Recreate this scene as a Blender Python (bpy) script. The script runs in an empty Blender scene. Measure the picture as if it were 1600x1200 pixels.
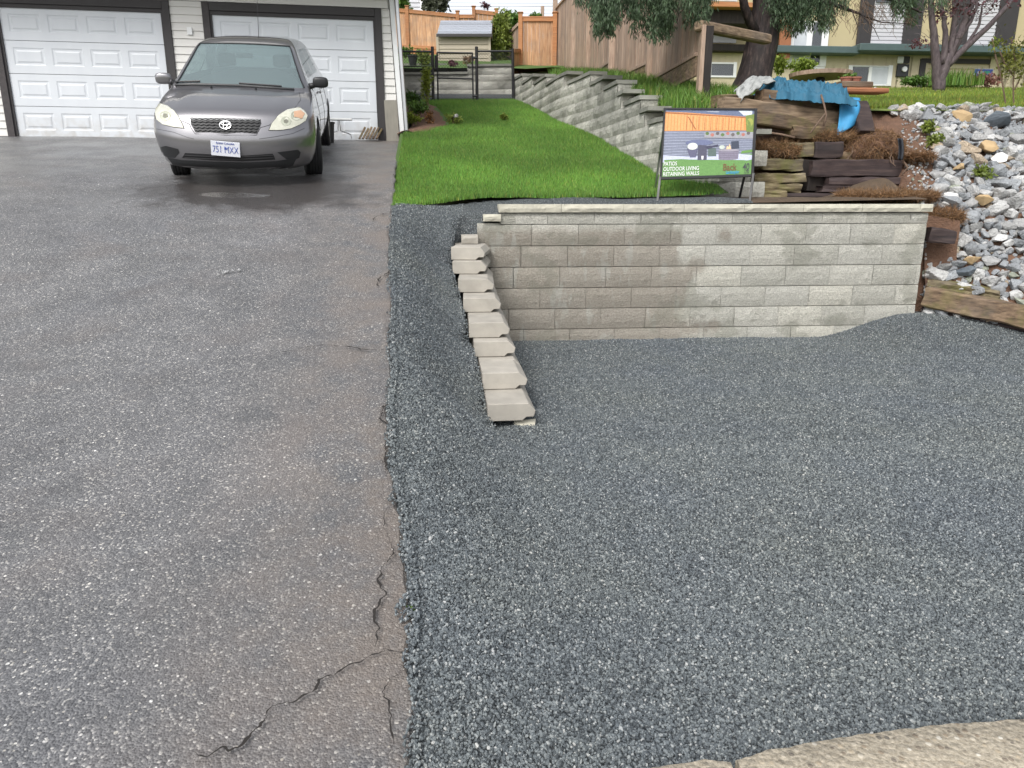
import bpy, bmesh, math, random
import numpy as np
from mathutils import Vector, Matrix, noise, Euler
from mathutils.bvhtree import BVHTree
random.seed(7); rng = np.random.default_rng(7)
R = math.radians
sc = bpy.context.scene
C = sc.collection

# ---------------------------------------------------------------- camera, sky, sun, exposure
F, P, E = 1130.0, R(14.6), 1.5
cd = bpy.data.cameras.new('camera'); cam = bpy.data.objects.new('camera', cd); C.objects.link(cam)
cam.location = (0, 0, E); cam.rotation_euler = (R(90) - P, 0, 0)
cd.sensor_width = 36; cd.lens = 36 * F / 1600; cd.clip_start = .05; cd.clip_end = 2000
sc.camera = cam
SUN_EL, SUN_AZ = R(47), R(205)          # high behind the camera, veiled by cloud
w = bpy.data.worlds.new('World'); sc.world = w; w.use_nodes = True
nt = w.node_tree; nt.nodes.clear()
out = nt.nodes.new('ShaderNodeOutputWorld'); bg = nt.nodes.new('ShaderNodeBackground')
sky = nt.nodes.new('ShaderNodeTexSky'); sky.sky_type = 'NISHITA'; sky.sun_disc = False
sky.sun_elevation = SUN_EL; sky.sun_rotation = SUN_AZ
sky.air_density = 1.0; sky.dust_density = 3.0; sky.ozone_density = 1.0
hs = nt.nodes.new('ShaderNodeHueSaturation'); hs.inputs['Saturation'].default_value = .22; hs.inputs['Value'].default_value = 1.05
tc = nt.nodes.new('ShaderNodeTexCoord'); mp = nt.nodes.new('ShaderNodeMapping'); mp.inputs['Scale'].default_value = (1, 1, 3)
cn = nt.nodes.new('ShaderNodeTexNoise'); cn.inputs['Scale'].default_value = 2.2; cn.inputs['Detail'].default_value = 6
cr = nt.nodes.new('ShaderNodeMapRange'); cr.inputs['From Min'].default_value = .35; cr.inputs['From Max'].default_value = .7
cr.inputs['To Min'].default_value = .86; cr.inputs['To Max'].default_value = 1.2
mx = nt.nodes.new('ShaderNodeMix'); mx.data_type = 'RGBA'; mx.blend_type = 'MULTIPLY'; mx.inputs[0].default_value = 1
L = nt.links
L.new(tc.outputs['Generated'], mp.inputs['Vector']); L.new(mp.outputs['Vector'], cn.inputs['Vector'])
L.new(sky.outputs[0], hs.inputs['Color']); L.new(cn.outputs['Fac'], cr.inputs['Value'])
L.new(hs.outputs[0], mx.inputs[6]); L.new(cr.outputs[0], mx.inputs[7]); L.new(mx.outputs[2], bg.inputs['Color'])
bg.inputs['Strength'].default_value = .13
L.new(bg.outputs[0], out.inputs[0])
sd = bpy.data.lights.new('sun', 'SUN'); sd.energy = 1.1; sd.angle = R(22); sd.color = (1, .965, .92)
so = bpy.data.objects.new('sun', sd); C.objects.link(so)
S_ = Vector((math.sin(SUN_AZ) * math.cos(SUN_EL), math.cos(SUN_AZ) * math.cos(SUN_EL), math.sin(SUN_EL)))
so.rotation_euler = S_.to_track_quat('Z', 'Y').to_euler()
so.location = (0, -5, 12)
sc.view_settings.view_transform = 'Standard'; sc.view_settings.look = 'None'
sc.view_settings.gamma = 1; sc.view_settings.use_curve_mapping = False
sc.view_settings.exposure = 0.78

# ---------------------------------------------------------------- helpers
def ray(x, y):
    a = (x - 800) / F; b = (600 - y) / F
    return Vector((a, math.cos(P) + b * math.sin(P), -math.sin(P) + b * math.cos(P)))
def at(x, y, Y):
    r = ray(x, y); t = Y / r.y
    return Vector((r.x * t, Y, E + r.z * t))
def hit(x, y, f, y0=.8, y1=40):
    r = ray(x, y); Y = y0
    while Y < y1:
        t = Y / r.y
        if E + r.z * t <= f(r.x * t, Y): break
        Y += .02
    t = Y / r.y
    return Vector((r.x * t, Y, E + r.z * t))
def lerp(a, b, t): return a + (b - a) * t
def smooth(t): t = min(1, max(0, t)); return t * t * (3 - 2 * t)
def interp(x, pts):
    if x <= pts[0][0]: return pts[0][1]
    for (a, b), (c, d) in zip(pts, pts[1:]):
        if x <= c: return b + (d - b) * (x - a) / (c - a)
    return pts[-1][1]
def n3(x, y, z=0., s=1.): return noise.noise(Vector((x * s, y * s, z * s)))
def tag(o, label=None, cat=None, group=None, kind=None):
    if label: o['label'] = label
    if cat: o['category'] = cat
    if group: o['group'] = group
    if kind: o['kind'] = kind
    return o
def empty(name, loc, label=None, cat=None, group=None, rz=0, parent=None):
    o = bpy.data.objects.new(name, None); C.objects.link(o)
    o.empty_display_size = .1
    o.location = loc; o.rotation_euler = (0, 0, rz)
    if parent: o.parent = parent
    tag(o, label, cat, group); return o
class MB:
    def __init__(s): s.v = []; s.f = []; s.m = []
    def add(s, vs, fs, mi=0):
        n = len(s.v); s.v += [tuple(v) for v in vs]
        s.f += [tuple(i + n for i in f) for f in fs]; s.m += [mi] * len(fs); return s
    def box(s, a, b, mi=0, M=None):
        (x0, y0, z0), (x1, y1, z1) = a, b
        vs = [Vector(p) for p in ((x0,y0,z0),(x1,y0,z0),(x1,y1,z0),(x0,y1,z0),(x0,y0,z1),(x1,y0,z1),(x1,y1,z1),(x0,y1,z1))]
        if M: vs = [M @ v for v in vs]
        return s.add(vs, [(0,3,2,1),(4,5,6,7),(0,1,5,4),(1,2,6,5),(2,3,7,6),(3,0,4,7)], mi)
    def cbox(s, a, b, c=.006, mi=0, M=None):       # box with chamfered edges
        (x0, y0, z0), (x1, y1, z1) = a, b
        bm = bmesh.new(); bmesh.ops.create_cube(bm, size=1)
        for v in bm.verts: v.co = Vector((lerp(x0, x1, v.co.x + .5), lerp(y0, y1, v.co.y + .5), lerp(z0, z1, v.co.z + .5)))
        bmesh.ops.bevel(bm, geom=bm.edges[:], offset=c, segments=1, affect='EDGES')
        bm.verts.index_update()
        vs = [(M @ v.co) if M else v.co.copy() for v in bm.verts]; fs = [[v.index for v in f.verts] for f in bm.faces]
        bm.free(); return s.add(vs, fs, mi)
    def beam(s, p, q, w, h, mi=0, up=(0, 0, 1), c=0):    # bar from p to q, w across, h along up
        p = Vector(p); q = Vector(q); d = (q - p); l = d.length; d.normalize(); up = Vector(up)
        if abs(d.dot(up)) > .98: up = Vector((0, 1, 0))
        x = d.cross(up).normalized(); u = x.cross(d).normalized()
        M = Matrix(((x.x, d.x, u.x, p.x), (x.y, d.y, u.y, p.y), (x.z, d.z, u.z, p.z), (0, 0, 0, 1)))
        if c: return s.cbox((-w/2, 0, -h/2), (w/2, l, h/2), c, mi, M)
        return s.box((-w/2, 0, -h/2), (w/2, l, h/2), mi, M)
    def tube(s, pts, rad, n=6, mi=0, cap=True):
        pts = [Vector(p) for p in pts]; rad = rad if hasattr(rad, '__len__') else [rad] * len(pts)
        rings = []; base = len(s.v); vs = []; fs = []
        up = None
        for i, p in enumerate(pts):
            d = (pts[min(i+1, len(pts)-1)] - pts[max(i-1, 0)]).normalized()
            if up is None: up = d.orthogonal().normalized()
            up = (up - d * up.dot(d)).normalized(); sd_ = d.cross(up)
            for k in range(n):
                a = 2 * math.pi * k / n
                vs.append(p + (up * math.cos(a) + sd_ * math.sin(a)) * rad[i])
        for i in range(len(pts) - 1):
            for k in range(n):
                fs.append((i*n+k, i*n+(k+1)%n, (i+1)*n+(k+1)%n, (i+1)*n+k))
        if cap: fs.append(tuple(range(n))[::-1]); fs.append(tuple((len(pts)-1)*n + k for k in range(n)))
        return s.add(vs, fs, mi)
    def prism(s, poly, z0, z1, mi=0, M=None):       # polygon in xy, extruded along z
        n = len(poly); vs = [Vector((x, y, z0)) for x, y in poly] + [Vector((x, y, z1)) for x, y in poly]
        if M: vs = [M @ v for v in vs]
        return s.add(vs, [tuple(range(n))[::-1], tuple(range(n, 2*n))] + [(i, (i+1)%n, n+(i+1)%n, n+i) for i in range(n)], mi)
    def grid(s, fn, nu, nv, mi=0):
        vs = [fn(i / nu, j / nv) for j in range(nv+1) for i in range(nu+1)]
        fs = [(j*(nu+1)+i, j*(nu+1)+i+1, (j+1)*(nu+1)+i+1, (j+1)*(nu+1)+i) for j in range(nv) for i in range(nu)]
        return s.add(vs, fs, mi)
    def mesh(s, name, mats):
        me = bpy.data.meshes.new(name); me.from_pydata(s.v, [], s.f)
        for m in (mats if isinstance(mats, (list, tuple)) else [mats]): me.materials.append(m)
        if any(s.m): me.polygons.foreach_set('material_index', s.m)
        return me
    def build(s, name, mats, parent=None, smooth=False, angle=None):
        me = s.mesh(name, mats)
        if smooth: me.polygons.foreach_set('use_smooth', [True] * len(me.polygons))
        o = bpy.data.objects.new(name, me); C.objects.link(o)
        if parent:
            o.parent = parent
            M = parent.matrix_basis.copy(); q = parent.parent
            while q: M = q.matrix_basis @ M; q = q.parent
            me.transform(M.inverted())              # geometry is given in world space
        if smooth and angle: me.set_sharp_from_angle(angle=R(angle))
        me.update(); return o
def center(o):
    """move a parentless mesh's origin to its base"""
    me = o.data; n = len(me.vertices); a = np.empty(n*3); me.vertices.foreach_get('co', a); a = a.reshape(-1, 3)
    c = Vector(((a[:,0].min()+a[:,0].max())/2, (a[:,1].min()+a[:,1].max())/2, a[:,2].min()))
    me.transform(Matrix.Translation(-c)); o.location = c; return o
def npmesh(name, V, Fc, mat, cols=None, parent=None, smooth=False):
    """numpy mesh of triangles; cols is one colour per vertex"""
    me = bpy.data.meshes.new(name); nv, nf = len(V), len(Fc)
    me.vertices.add(nv); me.vertices.foreach_set('co', np.asarray(V, np.float32).ravel())
    me.loops.add(nf*3); me.loops.foreach_set('vertex_index', np.asarray(Fc, np.int32).ravel())
    me.polygons.add(nf); me.polygons.foreach_set('loop_start', np.arange(0, nf*3, 3, dtype=np.int32))
    me.polygons.foreach_set('loop_total', np.full(nf, 3, np.int32))
    if cols is not None:
        ca = me.color_attributes.new('tint', 'FLOAT_COLOR', 'POINT')
        ca.data.foreach_set('color', np.asarray(np.c_[cols, np.ones(nv)], np.float32).ravel())
    me.materials.append(mat); me.update(); me.validate()
    if smooth: me.polygons.foreach_set('use_smooth', [True] * nf)
    o = bpy.data.objects.new(name, me); C.objects.link(o)
    if parent: o.parent = parent; o.matrix_parent_inverse = parent.matrix_basis.inverted() 
    return o

# ---------------------------------------------------------------- materials
class N:
    """tiny wrapper round a material's node tree"""
    def __init__(s, name):
        s.m = bpy.data.materials.new(name); s.m.use_nodes = True; s.t = s.m.node_tree
        s.b = s.t.nodes['Principled BSDF']; s.tc = None
    def n(s, ty, **k):
        o = s.t.nodes.new('ShaderNode' + ty)
        for a, v in k.items(): setattr(o, a, v)
        return o
    def l(s, a, b): s.t.links.new(a, b)
    def pos(s, scale=(1, 1, 1), obj=False):
        if obj: g = s.n('TexCoord').outputs['Object']
        else: g = s.n('NewGeometry').outputs['Position']
        m = s.n('Mapping'); m.inputs['Scale'].default_value = scale; s.l(g, m.inputs['Vector']); return m.outputs[0]
    def noise(s, vec, sc_, det=3, rough=.55):
        o = s.n('TexNoise'); o.inputs['Scale'].default_value = sc_; o.inputs['Detail'].default_value = det
        o.inputs['Roughness'].default_value = rough; s.l(vec, o.inputs['Vector']); return o.outputs['Fac']
    def vor(s, vec, sc_, feat='F1', rnd=1):
        o = s.n('TexVoronoi', feature=feat); o.inputs['Scale'].default_value = sc_
        if 'Randomness' in o.inputs: o.inputs['Randomness'].default_value = rnd
        s.l(vec, o.inputs['Vector']); return o
    def ramp(s, fac, stops, interp='LINEAR'):
        o = s.n('ValToRGB'); e = o.color_ramp.elements; o.color_ramp.interpolation = interp
        while len(e) > 1: e.remove(e[-1])
        e[0].position = stops[0][0]; e[0].color = col(stops[0][1])
        for p_, c_ in stops[1:]:
            x = e.new(p_); x.color = col(c_)
        s.l(fac, o.inputs[0]); return o.outputs[0]
    def rng(s, fac, a, b, c=0, d=1):
        o = s.n('MapRange'); 
        for k, v in zip(('From Min', 'From Max', 'To Min', 'To Max'), (a, b, c, d)): o.inputs[k].default_value = v
        s.l(fac, o.inputs[0]); return o.outputs[0]
    def math(s, op, a, b=None, clamp=False):
        o = s.n('Math', operation=op, use_clamp=clamp)
        for i, q in enumerate((a, b)):
            if q is None: continue
            if isinstance(q, (int, float)): o.inputs[i].default_value = q
            else: s.l(q, o.inputs[i])
        return o.outputs[0]
    def mix(s, fac, a, b, mode='MIX'):
        o = s.n('Mix', data_type='RGBA', blend_type=mode)
        for i, q in ((0, fac), (6, a), (7, b)):
            if isinstance(q, (int, float)): o.inputs[i].default_value = q if i == 0 else col(q)
            elif isinstance(q, tuple): o.inputs[i].default_value = col(q)
            else: s.l(q, o.inputs[i])
        return o.outputs[2]
    def bump(s, h, st=.5, dist=.01, prev=None):
        o = s.n('Bump'); o.inputs['Strength'].default_value = st; o.inputs['Distance'].default_value = dist
        s.l(h, o.inputs['Height'])
        if prev: s.l(prev, o.inputs['Normal'])
        s.l(o.outputs[0], s.b.inputs['Normal']); return o.outputs[0]
    def set(s, color=None, rough=None, metal=None, spec=None):
        for k, q in (('Base Color', color), ('Roughness', rough), ('Metallic', metal), ('Specular IOR Level', spec)):
            if q is None: continue
            if isinstance(q, (int, float)): s.b.inputs[k].default_value = q if k != 'Base Color' else col(q)
            elif isinstance(q, tuple): s.b.inputs[k].default_value = col(q)
            else: s.l(q, s.b.inputs[k])
        return s
def col(c):
    if isinstance(c, (int, float)): c = (c, c, c)
    return (c[0], c[1], c[2], 1)
def simple(name, c, rough=.6, metal=0, var=.15, vs=8, bump=.15, bs=60, bd=.003, rnd=0, stretch=(1, 1, 1)):
    """a plain coloured surface with soft unevenness of colour and relief"""
    k = N(name); p = k.pos(stretch, obj=False)
    f = k.noise(p, vs, 4)
    lo = tuple(x * (1 - var) for x in c); hi = tuple(min(1, x * (1 + var)) for x in c)
    cc = k.mix(f, lo, hi)
    if rnd:
        oi = k.n('ObjectInfo').outputs['Random']
        cc = k.mix(1., cc, k.ramp(oi, [(0, (1 - rnd,)*3), (1, (1 + rnd,)*3)]), 'MULTIPLY')
    k.set(cc, k.rng(f, .3, .7, max(.02, rough - .07), rough + .07), metal)
    if bump: k.bump(k.noise(p, bs, 3), bump, bd)
    return k.m
def wood(name, stops, grain=(30, 3, 30), rough=.75, moss=None, obj=False, bumps=.5, rnd=.25, big_=.45):
    """weathered timber: long grain, checks, and per-board tone; grain = noise frequency along x, y, z"""
    k = N(name); p = k.pos(grain, obj=obj); q = k.pos((1, 1, 1))
    oi = k.n('ObjectInfo').outputs['Random']
    ofs = k.n('VectorMath', operation='ADD'); k.l(p, ofs.inputs[0])
    cx = k.n('CombineXYZ'); k.l(k.math('MULTIPLY', oi, 37.), cx.inputs[0]); k.l(k.math('MULTIPLY', oi, 11.), cx.inputs[2]); k.l(cx.outputs[0], ofs.inputs[1])
    g = k.noise(ofs.outputs[0], 1, 5, .65)
    cc = k.ramp(g, stops)
    if rnd: cc = k.mix(1., cc, k.ramp(oi, [(0, (1 - rnd,)*3), (.5, (1, .97, .93)), (1, (1 + rnd,)*3)]), 'MULTIPLY')
    big = k.noise(q, 2.5, 3)
    cc = k.mix(k.rng(big, .5, .75, 0, big_), cc, (.17, .15, .13))
    if moss:
        m_ = k.rng(k.noise(q, 6, 5), .48, .62)
        cc = k.mix(k.math('MULTIPLY', m_, moss), cc, (.13, .13, .03))
    k.set(cc, rough); k.bump(g, bumps, .006); return k.m
def mat_asphalt():
    k = N('asphalt'); p = k.pos()
    fine = k.noise(p, 170, 3, .7); v1 = k.vor(p, 150); v2 = k.vor(p, 84); v3 = k.vor(p, 46)
    sep = k.n('SeparateColor'); k.l(v1.outputs['Color'], sep.inputs[0])
    base = k.ramp(sep.outputs[0], [(0, (.075, .075, .08)), (.5, (.13, .13, .136)), (.86, (.19, .188, .19)), (.94, (.3, .29, .28)), (1, (.5, .48, .45))])
    base = k.mix(k.rng(fine, .35, .65, 0, .4), base, .105)
    s2 = k.n('SeparateColor'); k.l(v2.outputs['Color'], s2.inputs[0])
    chip = k.math('MULTIPLY', k.math('GREATER_THAN', s2.outputs[0], .92), k.math('LESS_THAN', v2.outputs['Distance'], .33))
    base = k.mix(k.math('MULTIPLY', chip, .8), base, k.ramp(s2.outputs[1], [(0, (.26, .25, .23)), (.5, (.45, .42, .37)), (1, (.75, .73, .7))]))
    s3 = k.n('SeparateColor'); k.l(v3.outputs['Color'], s3.inputs[0])
    chip3 = k.math('MULTIPLY', k.math('GREATER_THAN', s3.outputs[0], .95), k.math('LESS_THAN', v3.outputs['Distance'], .26))
    base = k.mix(k.math('MULTIPLY', chip3, .85), base, k.ramp(s3.outputs[1], [(0, (.4, .37, .32)), (1, (.8, .78, .74))]))
    big = k.noise(p, .9, 4, .6); mid = k.noise(p, 3.3, 5, .65)
    base = k.mix(1., base, k.ramp(big, [(.3, (.98, 1.0, 1.03)), (.5, (1.06, 1.07, 1.07)), (.7, (1.2, 1.2, 1.2))]), 'MULTIPLY')
    base = k.mix(1., base, k.ramp(mid, [(.3, .82), (.7, 1.18)]), 'MULTIPLY')
    # brown silt along the worn edge and round the cracks
    sx = k.n('SeparateXYZ'); k.l(p, sx.inputs[0])
    edge = k.math('ADD', sx.outputs[0], k.math('MULTIPLY', sx.outputs[1], .16))          # ~0 at the edge line
    e = k.rng(edge, -.95, -.1, 0, 1)
    e = k.math('MULTIPLY', e, k.rng(mid, .35, .6, .0, 1))
    base = k.mix(k.math('MULTIPLY', e, .62), base, k.mix(fine, (.1, .08, .066), (.26, .21, .165)))
    pk = k.rng(k.noise(p, 1.7, 3), .52, .68, 0, .3)
    base = k.mix(pk, base, (.16, .138, .128))
    # rain lying wet in front of the car, darkened further for the shadow beneath it
    def blob(cx, cy, rx, ry, a, b):
        dx = k.math('DIVIDE', k.math('SUBTRACT', sx.outputs[0], cx), rx); dy = k.math('DIVIDE', k.math('SUBTRACT', sx.outputs[1], cy), ry)
        d = k.math('SQRT', k.math('ADD', k.math('MULTIPLY', dx, dx), k.math('MULTIPLY', dy, dy)))
        d = k.math('ADD', d, k.math('MULTIPLY', k.math('SUBTRACT', k.noise(p, 3.5, 4), .5), 1.3))
        return k.rng(d, a, b, 1, 0)
    wet = blob(-2.5, 7.45, 1.25, .85, .7, 1.05); pud = blob(-2.7, 7.2, .40, .13, .75, .85)
    base = k.mix(k.math('MULTIPLY', wet, .8), base, (.03, .025, .023))
    r = k.rng(k.noise(p, 1.3, 4), .35, .65, .30, .55)
    r = k.mix(wet, r, .3); r = k.mix(pud, r, .05)
    k.set(base, r, spec=.5)
    h = k.math('ADD', k.math('MULTIPLY', v1.outputs['Distance'], -1.), k.math('MULTIPLY', v2.outputs['Distance'], -.7))
    h = k.math('ADD', h, k.math('MULTIPLY', mid, 1.5))
    k.bump(h, .55, .006); return k.m
def stone_cols(k, fac, lo=.05, hi=.5):
    return k.ramp(fac, [(0, (.05, .057, .064)), (.3, (.095, .108, .12)), (.6, (.135, .151, .163)), (.87, (.19, .207, .217)), (.96, (.29, .305, .31)), (1, (.42, .42, .42))])
def mat_gravel_sheet():
    k = N('gravel_sheet'); p = k.pos(); v = k.vor(p, 95); s = k.n('SeparateColor'); k.l(v.outputs['Color'], s.inputs[0])
    c = stone_cols(k, s.outputs[0]); gap = k.rng(v.outputs['Distance'], .35, .62, 0, .85)
    c = k.mix(gap, c, (.035, .04, .044))
    big = k.noise(p, 1.1, 4, .6)
    c = k.mix(1., c, k.ramp(big, [(.3, (.93, .96, .98)), (.7, (1.07, 1.07, 1.0))]), 'MULTIPLY')
    k.set(c, .62); k.bump(k.math('MULTIPLY', v.outputs['Distance'], -1.), 1., .012); return k.m
def mat_gravel_stone():
    k = N('gravel_stone'); r = k.n('ObjectInfo').outputs['Random']; p = k.pos()
    c = stone_cols(k, r); big = k.noise(p, 1.1, 4, .6)
    c = k.mix(1., c, k.ramp(big, [(.3, (.93, .96, .98)), (.7, (1.09, 1.09, 1.01))]), 'MULTIPLY')
    c = k.mix(1., c, k.ramp(k.noise(p, 260, 2), [(.3, .8), (.7, 1.2)]), 'MULTIPLY')
    k.set(c, .62, spec=.35); return k.m
def mat_block():
    k = N('split_face_concrete'); p = k.pos(); sx = k.n('SeparateXYZ'); k.l(p, sx.inputs[0])
    oi = k.n('ObjectInfo').outputs['Random']; f = k.noise(p, 75, 6, .8); g = k.noise(p, 9, 4)
    c = k.ramp(f, [(.3, (.34, .335, .295)), (.5, (.6, .59, .53)), (.7, (.85, .835, .76))])
    c = k.mix(1., c, k.ramp(oi, [(0, (.86, .86, .84)), (.5, (1, 1, 1)), (1, (1.1, 1.09, 1.06))]), 'MULTIPLY')
    # rain-soaked warm patch on the left half of the face, and ragged white lime bloom below it
    hx = k.math('ADD', sx.outputs[0], k.math('MULTIPLY', k.math('SUBTRACT', k.noise(p, 1.6, 4), .5), 2.2))
    wet = k.math('MULTIPLY', k.rng(hx, 1.66, 1.78, 1, 0), k.rng(k.math('ADD', sx.outputs[2], k.math('MULTIPLY', g, .12)), 1.28, 1.2, 0, 1))
    wet = k.math('MULTIPLY', wet, k.math('LESS_THAN', sx.outputs[1], 7.6))
    c = k.mix(k.math('MULTIPLY', wet, .62), c, k.mix(f, (.17, .14, .11), (.42, .355, .285)))
    pt = k.pos((5, 5, 1.6)); st = k.rng(k.noise(pt, 1.3, 5, .6), .56, .62)
    c = k.mix(k.math('MULTIPLY', k.math('MULTIPLY', st, wet), .6), c, (.5, .5, .45))
    al = k.rng(k.noise(k.pos((1, 1, 1.3)), 1.9, 5), .56, .60)
    c = k.mix(k.math('MULTIPLY', al, .42), c, (.27, .27, .215))
    k.set(c, .85); h = k.math('ADD', k.noise(k.pos((1, 1, 1.7)), 38, 7, .8), k.math('MULTIPLY', k.noise(p, 130, 4), .3))
    k.bump(h, 1., .034); return k.m
def mat_block_grey():
    k = N('split_face_grey'); p = k.pos(); oi = k.n('ObjectInfo').outputs['Random']; f = k.noise(p, 30, 5, .7)
    c = k.ramp(f, [(.25, (.33, .325, .285)), (.5, (.52, .51, .455)), (.75, (.68, .665, .6))])
    c = k.mix(1., c, k.ramp(oi, [(0, .78), (.5, 1.), (1, 1.18)]), 'MULTIPLY')
    al = k.rng(k.noise(p, 1.8, 5), .47, .66); c = k.mix(k.math('MULTIPLY', al, .6), c, (.12, .125, .095))
    k.set(c, .88); k.bump(k.noise(p, 24, 6, .75), 1., .03); return k.m
M = {}
M['asphalt'] = mat_asphalt(); M['gravel'] = mat_gravel_sheet(); M['gstone'] = mat_gravel_stone()
M['block'] = mat_block(); M['block2'] = mat_block_grey()
M['capstone'] = simple('cap_concrete', (.47, .45, .37), .85, var=.35, vs=9, bump=.8, bs=35, bd=.012, rnd=.08)
M['stepstone'] = simple('smooth_buff_concrete', (.385, .36, .315), .88, var=.3, vs=9, bump=.6, bs=120, bd=.003, rnd=.06)
M['capdark'] = simple('weathered_cap', (.23, .23, .2), .88, var=.4, vs=7, bump=.8, bs=40, bd=.01, rnd=.2)
def mat_kerb():
    k = N('kerb_concrete'); p = k.pos(); v = k.vor(p, 48); s = k.n('SeparateColor'); k.l(v.outputs['Color'], s.inputs[0])
    c = k.mix(k.rng(k.noise(p, 110, 5, .8), .35, .65), (.24, .205, .15), (.54, .48, .38))
    chip = k.math('MULTIPLY', k.math('GREATER_THAN', s.outputs[0], .6), k.math('LESS_THAN', v.outputs['Distance'], .36))
    c = k.mix(k.math('MULTIPLY', chip, .75), c, k.ramp(s.outputs[1], [(0, (.09, .085, .08)), (.4, (.26, .2, .14)), (.7, (.5, .42, .3)), (1, (.75, .72, .64))]))
    c = k.mix(1., c, k.ramp(k.noise(p, 5, 4), [(.3, .85), (.7, 1.15)]), 'MULTIPLY')
    k.set(c, .8); k.bump(k.math('ADD', k.noise(p, 60, 5), k.math('MULTIPLY', v.outputs['Distance'], -1.)), .8, .007); return k.m
M['kerb'] = mat_kerb()
def mat_leaf(name, c1, c2, rough=.55, trans=.25):
    k = N(name); a = k.n('VertexColor', layer_name='tint').outputs[0]
    c = k.mix(1., k.mix(k.noise(k.pos(), 1.6, 3), c1, c2), a, 'MULTIPLY'); k.set(c, rough)
    k.b.inputs['Transmission Weight'].default_value = 0
    # light passing through thin blades
    t = k.n('BsdfTranslucent'); k.l(c, t.inputs[0]); m_ = k.n('MixShader'); m_.inputs[0].default_value = trans
    o = k.t.nodes['Material Output']; k.l(k.b.outputs[0], m_.inputs[1]); k.l(t.outputs[0], m_.inputs[2]); k.l(m_.outputs[0], o.inputs[0])
    return k.m
M['lawn_blade'] = mat_leaf('lawn_blade', (.095, .225, .04), (.17, .335, .06))
M['ulawn_blade'] = mat_leaf('upper_lawn_blade', (.13, .2, .025), (.2, .28, .045))
M['tall_blade'] = mat_leaf('tall_grass_blade', (.07, .16, .025), (.13, .24, .04))
M['cedar'] = mat_leaf('cedar_spray', (.03, .058, .03), (.075, .115, .06), .6, .15)
M['shrub'] = mat_leaf('shrub_leaf', (.1, .16, .03), (.26, .3, .05))
M['hedge'] = mat_leaf('hedge_leaf', (.06, .13, .02), (.14, .24, .04))
M['redleaf'] = mat_leaf('red_leaf', (.07, .02, .03), (.14, .05, .06))
M['fartree'] = mat_leaf('far_tree_leaf', (.04, .05, .03), (.09, .1, .06))
M['dry'] = mat_leaf('dry_needle', (.16, .085, .045), (.3, .19, .1))
M['lawn_soil'] = simple('lawn_soil', (.07, .13, .025), .95, var=.4, vs=20, bump=.5, bs=80)
M['ulawn_soil'] = simple('upper_lawn_soil', (.14, .19, .04), .95, var=.3, vs=6, bump=.5, bs=60)
M['soil'] = simple('brown_soil', (.1, .07, .045), .95, var=.5, vs=14, bump=.9, bs=60, bd=.02)
M['redsoil'] = simple('red_brown_soil', (.15, .085, .055), .95, var=.5, vs=12, bump=.9, bs=50, bd=.02)
M['ground'] = simple('ground_soil', (.1, .11, .06), .95, var=.4, vs=1, bump=.5, bs=10)
M['siding'] = simple('white_siding', (.66, .65, .62), .5, var=.05, vs=3, bump=.1, bs=40, rnd=.02)
def mat_door():
    k = N('white_door'); p = k.pos(); sx = k.n('SeparateXYZ'); k.l(p, sx.inputs[0]); f = k.noise(k.pos((1, 1, .35)), 5, 4)
    c = k.mix(f, (.56, .59, .63), (.66, .69, .72)); low = k.math('MULTIPLY', k.rng(sx.outputs[2], 2.42, 2.72, 1, 0), k.rng(k.noise(p, 9, 5), .4, .65, .05, .45))
    k.set(k.mix(low, c, (.36, .32, .26)), .4); return k.m
M['door'] = mat_door() if True else simple('white_door', (.72, .75, .78), .38, var=.04, vs=2, bump=.05, bs=60)
M['trim'] = simple('dark_trim', (.032, .029, .03), .6, var=.4, vs=10, bump=.3, bs=60)
M['trimworn'] = simple('worn_dark_trim', (.05, .044, .045), .7, var=.8, vs=18, bump=.4, bs=70)
M['soffit'] = simple('soffit', (.5, .5, .48), .7)
M['roof'] = simple('dark_shingle', (.07, .07, .075), .9, var=.4, vs=20, bump=.8, bs=40)
M['white'] = simple('white_paint', (.75, .76, .76), .45, var=.05)
M['black'] = simple('black_metal', (.015, .015, .017), .4, var=.3)
M['rubber'] = simple('tyre_rubber', (.018, .018, .02), .7, var=.3, bs=90)
M['plast'] = simple('black_plastic', (.02, .021, .023), .45, var=.2)
M['alu'] = simple('dull_aluminium', (.5, .51, .52), .35, 1., var=.1)
M['chrome'] = simple('chrome', (.8, .8, .8), .12, 1., var=.03, bump=0)
M['teal'] = simple('teal_fascia', (.065, .1, .1), .6, var=.2)
M['yellow'] = simple('yellow_render', (.45, .385, .23), .8, var=.1, vs=2)
M['beige'] = simple('beige_siding', (.5, .44, .3), .7, var=.1, rnd=.05)
M['greysid'] = simple('pale_grey_siding', (.52, .52, .55), .6, var=.05, rnd=.04)
M['shed'] = simple('tan_siding', (.4, .35, .27), .7, var=.1, rnd=.04)
M['shedroof'] = simple('grey_shingle', (.3, .32, .36), .85, var=.3, vs=30, bump=.6, bs=60, rnd=.15)
M['orange'] = simple('orange_stained_wood', (.3, .12, .055), .65, var=.25, vs=12, stretch=(6, 6, .6))
cedar_st = [(.25, (.26, .125, .06)), (.5, (.46, .26, .14)), (.75, (.62, .4, .24))]
M['cedarboard'] = wood('new_cedar', cedar_st, (28, 28, 2.5), rnd=.18)
M['cedarrail'] = wood('new_cedar_rail', [(.25, (.28, .11, .045)), (.75, (.5, .24, .1))], (3, 3, 40), rnd=.1)
M['greyboard'] = wood('weathered_cedar', [(.25, (.2, .135, .1)), (.5, (.36, .262, .2)), (.75, (.5, .39, .31))], (28, 28, 2.5), rnd=.22)
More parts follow.
